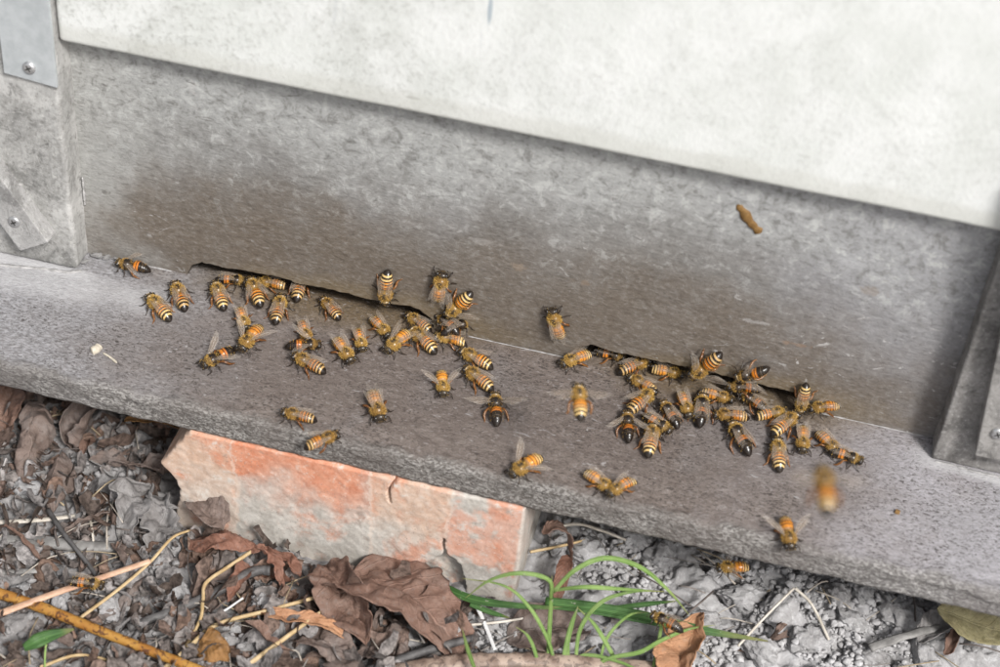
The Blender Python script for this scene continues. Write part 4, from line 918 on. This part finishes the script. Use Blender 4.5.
def bee_body(kind, bend=0.0, droop=1.0):
    xs_ = np.concatenate([np.linspace(6.25, 4.15, 12), np.linspace(4.0, .05, 18), np.linspace(-.05, -7.3, 46)]); n = 18
    V = []; C = []
    for x in xs_:
        yo = 0.0
        if x > 4.1:
            u = (x-5.15)/1.12; r = math.sqrt(max(0, 1-u*u)); ry, rz, zc = 1.8*r+.05, 1.55*r+.05, 2.25
        elif x > 0:
            u = (x-2.0)/2.12; r = math.sqrt(max(0, 1-u*u)); ry, rz, zc = max(.5, 2.15*r), max(.5, 2.02*r), 2.5
        else:
            t = (-.05-x)/7.25; r = np.interp(t, [a for a, _ in ABD], [q for _, q in ABD])
            k = next(i for i in range(7) if t < SEG[i+1]); f = (t-SEG[k])/(SEG[k+1]-SEG[k]); r *= 1+.045*(f-.5)*(1 if k < 6 else 0)
            ry, rz, zc = r*(.84 if kind == 'B' else .93), r*.86, 2.45+.25*math.sin(math.pi*t)-droop*1.1*t*t; yo = bend*t*t*3.5
        for j in range(n):
            a = 2*math.pi*j/n; cy, sz = math.cos(a), math.sin(a); V.append((x, yo+ry*cy, zc+rz*sz))
            if x > 4.1:
                c = (0.035, 0.028, 0.02) if sz > -.1 else (0.10, 0.075, 0.04)
                if sz > .5 and x < 4.9: c = (0.22, 0.15, 0.06)
            elif x > 0:
                d = math.hypot((x-1.9)/1.25, cy*ry/1.25)
                dk = (0.05, 0.038, 0.024) if kind != 'B' else (0.016, 0.013, 0.011)
                c = (dk if d < .85 and sz > 0 else GLD if sz > -.3 else (0.2, 0.14, 0.07))
                if kind == 'B' and d > .85: c = (0.035, 0.026, 0.018) if x < 2.9 else (0.22, 0.155, 0.07)
            else:
                c = abd_col(kind, t)
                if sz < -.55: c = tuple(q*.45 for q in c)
            C.append(c)
    F = grid_faces(len(xs_), n, True); F = [f[::-1] for f in F]
    F.append(tuple(range(n))); F.append(tuple((len(xs_)-1)*n+j for j in range(n))[::-1])
    S = Soup(); S.add(V, F, np.array(C))
    rj = np.random.default_rng(int(abs(bend*100)+droop*37+ord(kind)))
    def limb(pts, rad, col):
        pts = [np.array(q)+rj.normal(0, .12*i, 3)*np.array([1, 1, .3 if i < len(pts)-1 else 0]) for i, q in enumerate(pts)]
        P = smooth_path(pts, 12); v, f = tube(P, np.interp(np.linspace(0, 1, 12), np.linspace(0, 1, len(rad)), rad), 6); S.add(v, f, col)
    lc, hc = (0.03, 0.022, 0.016), (0.15, 0.065, 0.02)
    for s in (-1, 1):
        limb([(3.2, s*.9, 1.3), (4.2, s*2.0, 2.0), (4.9, s*2.9, 1.0), (5.7, s*3.3, .12)], (.3, .26, .2, .1), lc)
        limb([(2.0, s*1.0, 1.2), (2.1, s*2.7, 2.1), (1.6, s*3.7, 1.0), (1.3, s*4.8, .12)], (.3, .28, .22, .1), lc)
        limb([(.9, s*1.0, 1.3), (-.6, s*2.6, 2.3), (-1.9, s*3.4, 1.4), (-2.6, s*3.6, .5), (-3.6, s*4.0, .12)], (.3, .34, .46, .34, .12), hc)
        limb([(5.9, s*.45, 2.8), (6.6, s*.9, 3.0), (7.0, s*1.5, 2.5), (7.3, s*2.3, 1.8)], (.15, .14, .14, .1), lc)
    return S.build('body', M['bee'])
def bee_hair(kind, bend, droop):
    rs = np.random.default_rng(3); V = []; F = []; C = []
    for i in range(760):
        th = rs.uniform(-.5, math.pi+.5)
        q = rs.random()
        if q < .68: x = rs.uniform(.15, 3.9); u = (x-2.0)/2.12; r = math.sqrt(max(0, 1-u*u)); p = np.array([x, 2.12*r*math.cos(th), 2.5+2.0*r*math.sin(th)]); nn = _n([u*.9, math.cos(th)*r, math.sin(th)*r]); ln = .75
        elif q < .8: x = rs.uniform(4.3, 6.0); u = (x-5.15)/1.12; r = math.sqrt(max(0, 1-u*u)); p = np.array([x, 1.75*r*math.cos(th), 2.25+1.5*r*math.sin(th)]); nn = _n([u, math.cos(th)*r, math.sin(th)*r]); ln = .45
        else:
            t = rs.choice([.04, .09, .14, .2, .36, .53, .69]); r = np.interp(t, [a for a, _ in ABD], [w for _, w in ABD])
            p = np.array([-.05-7.25*t, bend*t*t*3.5+r*math.cos(th), 2.45+.25*math.sin(math.pi*t)-droop*1.1*t*t+.9*r*math.sin(th)]); nn = _n([-.9, math.cos(th), math.sin(th)]); ln = .4
        if q < .68 and math.hypot((p[0]-1.9)/1.25, p[1]/1.25) < .8 and rs.random() < .8: continue
        if kind == 'B' and q < .68 and (x < 2.6 and rs.random() < .75): continue
        nn = _n(nn+rs.normal(0, .35, 3)); w = _n(np.cross(nn, rs.normal(size=3)))*.07; k = len(V)
        V += [p-w, p+w, p+nn*ln*rs.uniform(.6, 1.2)]; F.append((k, k+1, k+2)); c = np.array((0.46, 0.30, 0.085))*rs.uniform(.6, 1.2); C += [c, c, c*1.1]
    return obj('hair', V, F, M['fuzz'], None, True, C)
def bee_eye(s):
    V = I1*np.array([.85, .5, 1.05])+np.array([5.25, s*1.45, 2.45]); return obj('eye', V, [tuple(f) for f in I1F], M['eye'])
def bee_wing(ln, wd, hind, extra=0.0):
    """Wing in its own plane: hinge at origin, running along -X, trailing edge towards +Y."""
    n = 22; V = []; C = []
    for i in range(n):
        u = i/(n-1); lead = -.12*wd*math.sin(math.pi*u); tr = wd*(math.sin(math.pi*u**.75))**.7*(.55+.5*u)+.05
        for j, v in enumerate((0, .09, .3, .5, .7, .9, 1)):
            V.append((-ln*u, lead+tr*v, .12*math.sin(u*9+v*5)*v+.15*math.sin(math.pi*u)))
            vein = j == 0 or (j in (2, 4) and u < .72)
            C.append((0.14, 0.085, 0.045, .5) if vein else (0.62, 0.55, 0.47, .09+extra+(.05 if hind else 0)))
    o = obj('hindwing' if hind else 'forewing', V, grid_faces(n, 7), M['wing'])
    ca = o.data.color_attributes.new('Col', 'FLOAT_COLOR', 'POINT'); ca.data.foreach_set('color', np.array(C, np.float32).ravel()); return o
def keep(o):
    me = o.data; bpy.data.objects.remove(o); return me
BODY = {}; HAIR = {}
for kind in 'ABC':
    for bn_, (bd, dr) in {'s': (0, 1.0), 'l': (.55, 1.1), 'r': (-.55, 1.1), 'c': (.15, 2.0)}.items():
        BODY[kind+bn_] = keep(bee_body(kind, bd, dr)); HAIR[kind+bn_] = keep(bee_hair(kind, bd, dr))
EYE = {s: keep(bee_eye(s)) for s in (-1, 1)}; FORE, HIND = keep(bee_wing(9.2, 3.0, False)), keep(bee_wing(6.3, 2.0, True))
FORE2, HIND2 = keep(bee_wing(9.2, 3.0, False, .07)), keep(bee_wing(6.3, 2.0, True, .07))
POSE = {'f': (3, 7), 'n': (14, 20), 'v': (42, 50), 's': (82, 72), 'y': (70, 60)}
def bee(surface, head, tail, kind, wings, label, h=0.0, bend='s', pitch=0.0, roll=0.0):
    mid = ((head[0]+tail[0])/2, (head[1]+tail[1])/2)
    lift = 0.0030
    if surface == 'b': fn = lambda q: np.array(on_board(*q, lift+h)); N = BN
    elif surface == 'w': fn = lambda q: np.array(on_wall(*q, -lift-h)); N = np.array([0, -1.0, 0])
    else: fn = lambda q: np.array(on_ground(*q, lift+h)); N = np.array([0, 0, 1.0])
    a, b_, c0 = fn(head), fn(tail), fn(mid); d = a-b_; ln = np.linalg.norm(d); d = d/ln
    sc = min(1.28, max(1.08, ln/0.0136))*random.uniform(.98, 1.08); s = np.cross(N, d)
    R = np.stack([d, s, N], 1); c0 = c0-N*lift*1.0
    root = empty('honey_bee')
    rm = Matrix([[*R[0]], [*R[1]], [*R[2]]]) @ Matrix.Rotation(-pitch, 3, 'Y') @ Matrix.Rotation(roll, 3, 'X')
    c0 = c0+np.array(rm @ Vector((0.55*mm*sc, 0, 0)))
    root.matrix_world = Matrix.Translation(Vector(c0)) @ rm.to_4x4() @ Matrix.Scale(sc*mm, 4)
    def part(name, me, loc=(0, 0, 0), rot=None):
        o = bpy.data.objects.new(name, me); COL.objects.link(o); o.parent = root; o.location = loc
        if rot is not None: o.matrix_local = Matrix.Translation(loc) @ rot
        return o
    part('body', BODY[kind+bend]); part('hair', HAIR[kind+bend])
    for sd_ in (-1, 1): part('eye', EYE[sd_])
    for sd_ in (-1, 1):
        for me, nm, an, loc in ((FORE2 if wings in 'vs' else FORE, 'forewing', POSE[wings][0], (2.4, 1.5, 4.15)), (HIND2 if wings in 'vs' else HIND, 'hindwing', POSE[wings][1], (1.3, 1.5, 3.95))):
            an = an+random.uniform(-5, 5)
            dih = math.radians(random.uniform(2, 8) if wings in 'fn' else random.uniform(6, 16))
            # local: wing runs along -X with trailing edge to +Y; swing it outwards, trailing edge inwards
            m = Matrix.Rotation(-math.radians(an), 4, 'Z') @ Matrix.Rotation(dih, 4, 'Y') @ Matrix.Scale(-1, 4, (0, 1, 0)) @ Matrix.Translation((0, -.3, 0))
            if sd_ < 0: m = Matrix.Scale(-1, 4, (0, 1, 0)) @ m
            part(nm, me, (loc[0], loc[1]*sd_, loc[2]), m)
    tag(root, label, 'bee', 'honey bees around the hive entrance'); return root
BEES = [
 ('b', (117, 262), (150, 269), 'B', 'v', 'leftmost bee on the board, at the wall joint, dark tail pointing right', {}),
 ('b', (148, 295), (171, 320), 'A', 'f', 'striped bee left of the left entrance, lower of a close pair', {}),
 ('b', (175, 283), (185, 309), 'A', 'f', 'striped bee left of the left entrance, upper of a close pair', {}),
 ('b', (214, 280), (225, 311), 'A', 'f', 'striped bee with head under the left end of the left entrance slot', {}),
 ('b', (244, 280), (217, 278), 'B', 'f', 'dark bee lying crosswise inside the left end of the left entrance', {}),
 ('b', (250, 278), (261, 306), 'A', 'n', 'third bee from the left along the left entrance, tail outwards', {'h': .001}),
 ('b', (258, 280), (286, 285), 'C', 'f', 'orange bee lying sideways under the lip of the left entrance', {}),
 ('b', (282, 295), (275, 323), 'A', 'f', 'straight striped bee below the middle of the left entrance, tail down', {}),
 ('b', (303, 272), (296, 301), 'A', 'f', 'bee going into the left entrance with only its striped tail showing', {}),
 ('b', (322, 297), (340, 318), 'A', 'f', 'lone striped bee below the right half of the left entrance', {}),
 ('b', (246, 328), (239, 306), 'A', 'f', 'bee with head down, behind the bee with spread pale wings', {}),
 ('b', (240, 350), (262, 324), 'C', 'v', 'pale-winged bee heading down left, third row below the left entrance', {'h': .001}),
 ('b', (202, 365), (236, 348), 'B', 'v', 'dark bee with raised whitish wings, lowest of the far left cluster', {}),
 ('b', (309, 341), (300, 318), 'A', 'f', 'bee facing the viewer at the top of a three-bee knot', {}),
 ('b', (318, 344), (288, 345), 'B', 'v', 'dark bee heading right in the middle of a three-bee knot', {'h': .0005}),
 ('b', (292, 354), (327, 372), 'A', 'f', 'large striped bee at the bottom of a three-bee knot', {}),
 ('b', (352, 362), (334, 336), 'C', 'f', 'amber bee heading down right, beside the three-bee knot', {}),
 ('b', (363, 350), (357, 326), 'A', 'f', 'bee facing the viewer, below the left entrance between two others', {}),
 ('b', (389, 335), (371, 316), 'A', 'f', 'bee facing down right just below the lip of the left entrance', {}),
 ('b', (386, 351), (411, 330), 'C', 'n', 'amber bee heading down left next to the entrance corner pair', {}),
 ('b', (406, 313), (432, 331), 'A', 'f', 'upper striped bee of the pair at the right corner of the left entrance', {}),
 ('b', (410, 327), (437, 353), 'A', 'f', 'lower striped bee of the pair at the right corner of the left entrance', {}),
 ('w', (385, 303), (387, 272), 'A', 'f', 'striped bee on the wall above the left slot, head down', {}),
 ('w', (443, 271), (437, 305), 'C', 'f', 'bee on the wall right of the left slot, head up', {}),
 ('w', (447, 315), (471, 294), 'A', 'v', 'striped bee on the wall with tail pointing up right', {}),
 ('b', (440, 316), (456, 330), 'B', 'f', 'black bee at the top of the tangle beside the left entrance', {'h': .004}),
 ('b', (438, 336), (464, 340), 'C', 'f', 'amber bee curled at the bottom of the tangle beside the left entrance', {'bend': 'l'}),
 ('b', (466, 322), (446, 331), 'B', 'f', 'dark bee in the middle of the tangle beside the left entrance', {'h': .003}),
 ('b', (460, 350), (493, 367), 'A', 'n', 'upper of two parallel striped bees in the middle of the board', {}),
 ('b', (463, 366), (495, 391), 'A', 'f', 'lower of two parallel striped bees in the middle of the board', {}),
 ('b', (444, 395), (441, 368), 'C', 'v', 'bee facing the viewer with wings held up in a V', {}),
 ('b', (495, 394), (497, 424), 'B', 's', 'black-tailed bee with both wings spread wide, centre of the board', {}),
 ('b', (381, 421), (371, 388), 'C', 'f', 'orange bee alone with its head towards the front edge', {}),
 ('b', (282, 411), (317, 419), 'A', 'f', 'striped bee heading left near the front edge, above the brick', {}),
 ('b', (337, 434), (306, 446), 'C', 'n', 'golden bee heading right at the front edge, above the brick', {}),
 ('w', (551, 307), (562, 343), 'C', 'f', 'bee climbing the wall alone between the two slots', {}),
 ('b', (561, 364), (592, 352), 'C', 'f', 'leftmost bee at the right entrance, head pointing left', {}),
 ('b', (622, 356), (597, 351), 'B', 'f', 'dark bee in the shade under the left end of the right slot', {}),
 ('b', (650, 359), (618, 372), 'A', 'f', 'striped bee lying along the right entrance lip with its tail left', {}),
 ('b', (682, 374), (652, 368), 'C', 'f', 'shiny orange bee squeezed under the right entrance lip', {}),
 ('b', (632, 377), (655, 390), 'C', 'f', 'amber bee just under the one lying along the right lip', {}),
 ('b', (655, 389), (627, 413), 'A', 'n', 'striped bee with tail pointing down left, below the right entrance', {}),
 ('b', (627, 411), (629, 441), 'B', 'v', 'black-tailed bee farthest left in the crowd below the right entrance', {}),
 ('b', (670, 430), (643, 414), 'B', 'f', 'reddish dark bee with its head over another bee, in the crowd below the right slot', {'h': .0012}),
 ('b', (654, 424), (648, 456), 'A', 'f', 'striped bee at the lower edge of the crowd, under a reddish dark bee', {}),
 ('b', (662, 400), (679, 427), 'B', 'f', 'black-tailed bee slanting right in the middle of the crowd', {}),
 ('b', (690, 416), (680, 390), 'A', 'f', 'bee facing the viewer between two black-tailed bees', {}),
 ('b', (703, 394), (700, 426), 'B', 'f', 'black-tailed bee standing straight in the middle of the crowd', {}),
 ('w', (690, 377), (722, 354), 'A', 'v', 'big striped bee half on the wall over the right slot, tail up right', {'h': .002}),
 ('b', (731, 399), (702, 391), 'C', 'f', 'pinkish winged bee heading right under the right slot', {}),
 ('w', (735, 378), (769, 370), 'B', 'v', 'dark-tailed bee on the wall above the right slot, tail to the right', {'h': .001}),
 ('b', (733, 386), (756, 388), 'B', 'f', 'dark bee under the one whose tail points right on the wall', {'h': .004}),
 ('b', (718, 414), (745, 416), 'C', 'f', 'golden bee heading left above a black-tailed one', {}),
 ('b', (731, 422), (750, 454), 'B', 'f', 'black-tailed bee slanting down right at the lower edge of the crowd', {}),
 ('b', (787, 410), (755, 416), 'A', 'f', 'bee heading right with smoky folded wings, right half of the crowd', {}),
 ('b', (744, 394), (765, 408), 'B', 'f', 'dark bee partly hidden behind the bee with smoky wings', {'h': .001}),
 ('b', (800, 411), (769, 437), 'A', 'f', 'striped bee with cream tail pointing down left, right half of the crowd', {}),
 ('w', (800, 412), (806, 386), 'A', 'f', 'dark striped bee with tail up at the right end of the right slot', {'h': .001}),
 ('b', (808, 408), (842, 404), 'C', 'n', 'orange bee with pale wings heading left, rightmost by the wall', {'h': .003}),
 ('b', (803, 452), (803, 423), 'C', 'f', 'amber bee with head down between two striped bees at the right', {}),
 ('b', (777, 437), (780, 472), 'A', 'f', 'striped bee with tail straight down, lowest of the right crowd', {}),
 ('b', (838, 451), (818, 432), 'A', 'f', 'golden bee of the pair farthest right on the board', {}),
 ('b', (855, 458), (836, 452), 'B', 'f', 'black bee of the pair farthest right on the board', {}),
 ('b', (510, 475), (543, 455), 'C', 'v', 'orange bee with one pale wing out, near the front edge at the middle', {}),
 ('b', (613, 491), (584, 470), 'C', 'f', 'brown bee of two locked together near the front edge', {}),
 ('b', (611, 492), (631, 478), 'A', 'f', 'golden curled bee of two locked together near the front edge', {'bend': 'l', 'h': .001}),
 ('b', (791, 549), (784, 514), 'C', 'v', 'bee on the front edge at the right with its head over the rim', {}),
 ('b', (578, 384), (581, 420), 'C', 'y', 'flying bee hovering over the board below the right slot', {'h': .045}),
 ('b', (822, 466), (828, 514), 'C', 'y', 'blurred flying bee nearest the viewer, at the right', {'h': .15}),
 ('g', (718, 567), (750, 566), 'C', 'y', 'flying bee low over the soil under the front edge', {'h': .035}),
 ('g', (655, 615), (680, 628), 'B', 'f', 'bee with a black tail on the tan leaf in the grass', {'h': .024}),
 ('g', (103, 585), (68, 580), 'B', 'f', 'orange and black bee on the pinkish straw in the leaf litter', {'h': .0165}),
]
for sf, hd, tl, kd, wg, lab, kw in BEES: bee(sf, hd, tl, kd, wg, lab, **kw)

# ================================================================== SMALL MARKS
def blob(name, pts, r, mat, label, cat, surface='w', flat=.5, seed=0):
    fn = (lambda q: on_wall(*q, -0.0003)) if surface == 'w' else (lambda q: on_board(*q, 0.0003))
    P = smooth_path([fn(q) for q in pts], 26); R = r*(1+.35*fbm(P*500, 2, seed))*np.clip(np.minimum(np.arange(26), np.arange(26)[::-1])/3+.25, 0, 1)
    V, F = tube(P, R, 9, .25, seed)
    if surface == 'w': V[:, 1] = V[:, 1]*.45
    o = obj(name, V, F, mat); tag(o, label, cat); return o
drop_m = simple_mat('yellow_brown_dropping', (0.13, 0.068, 0.02), (0.21, 0.12, 0.04), 500, 0.6, 0.3, 0.0004)
blob('bee_dropping', [(737, 205), (744, 213), (749, 221), (755, 228), (761, 233)], .0019, drop_m, 'yellow-brown streak of bee dropping on the upper right of the wall', 'dropping', seed=4)
crm = simple_mat('cream_wax', (0.40, 0.36, 0.29), (0.56, 0.51, 0.42), 500, 0.6, 0.3, 0.0004)
blob('wax_crumb', [(91, 352), (96, 350), (100, 346)], .0020, crm, 'cream crumb of wax on the left of the landing board', 'wax crumb', 'b', seed=5)
blob('wax_thread', [(103, 353), (110, 357), (117, 363)], .0005, crm, 'thin pale thread beside the cream crumb on the board', 'wax crumb', 'b', seed=6)
blob('wax_fleck', [(895, 511), (900, 513)], .0011, drop_m, 'small tan fleck on the right of the landing board', 'wax crumb', 'b', seed=7)
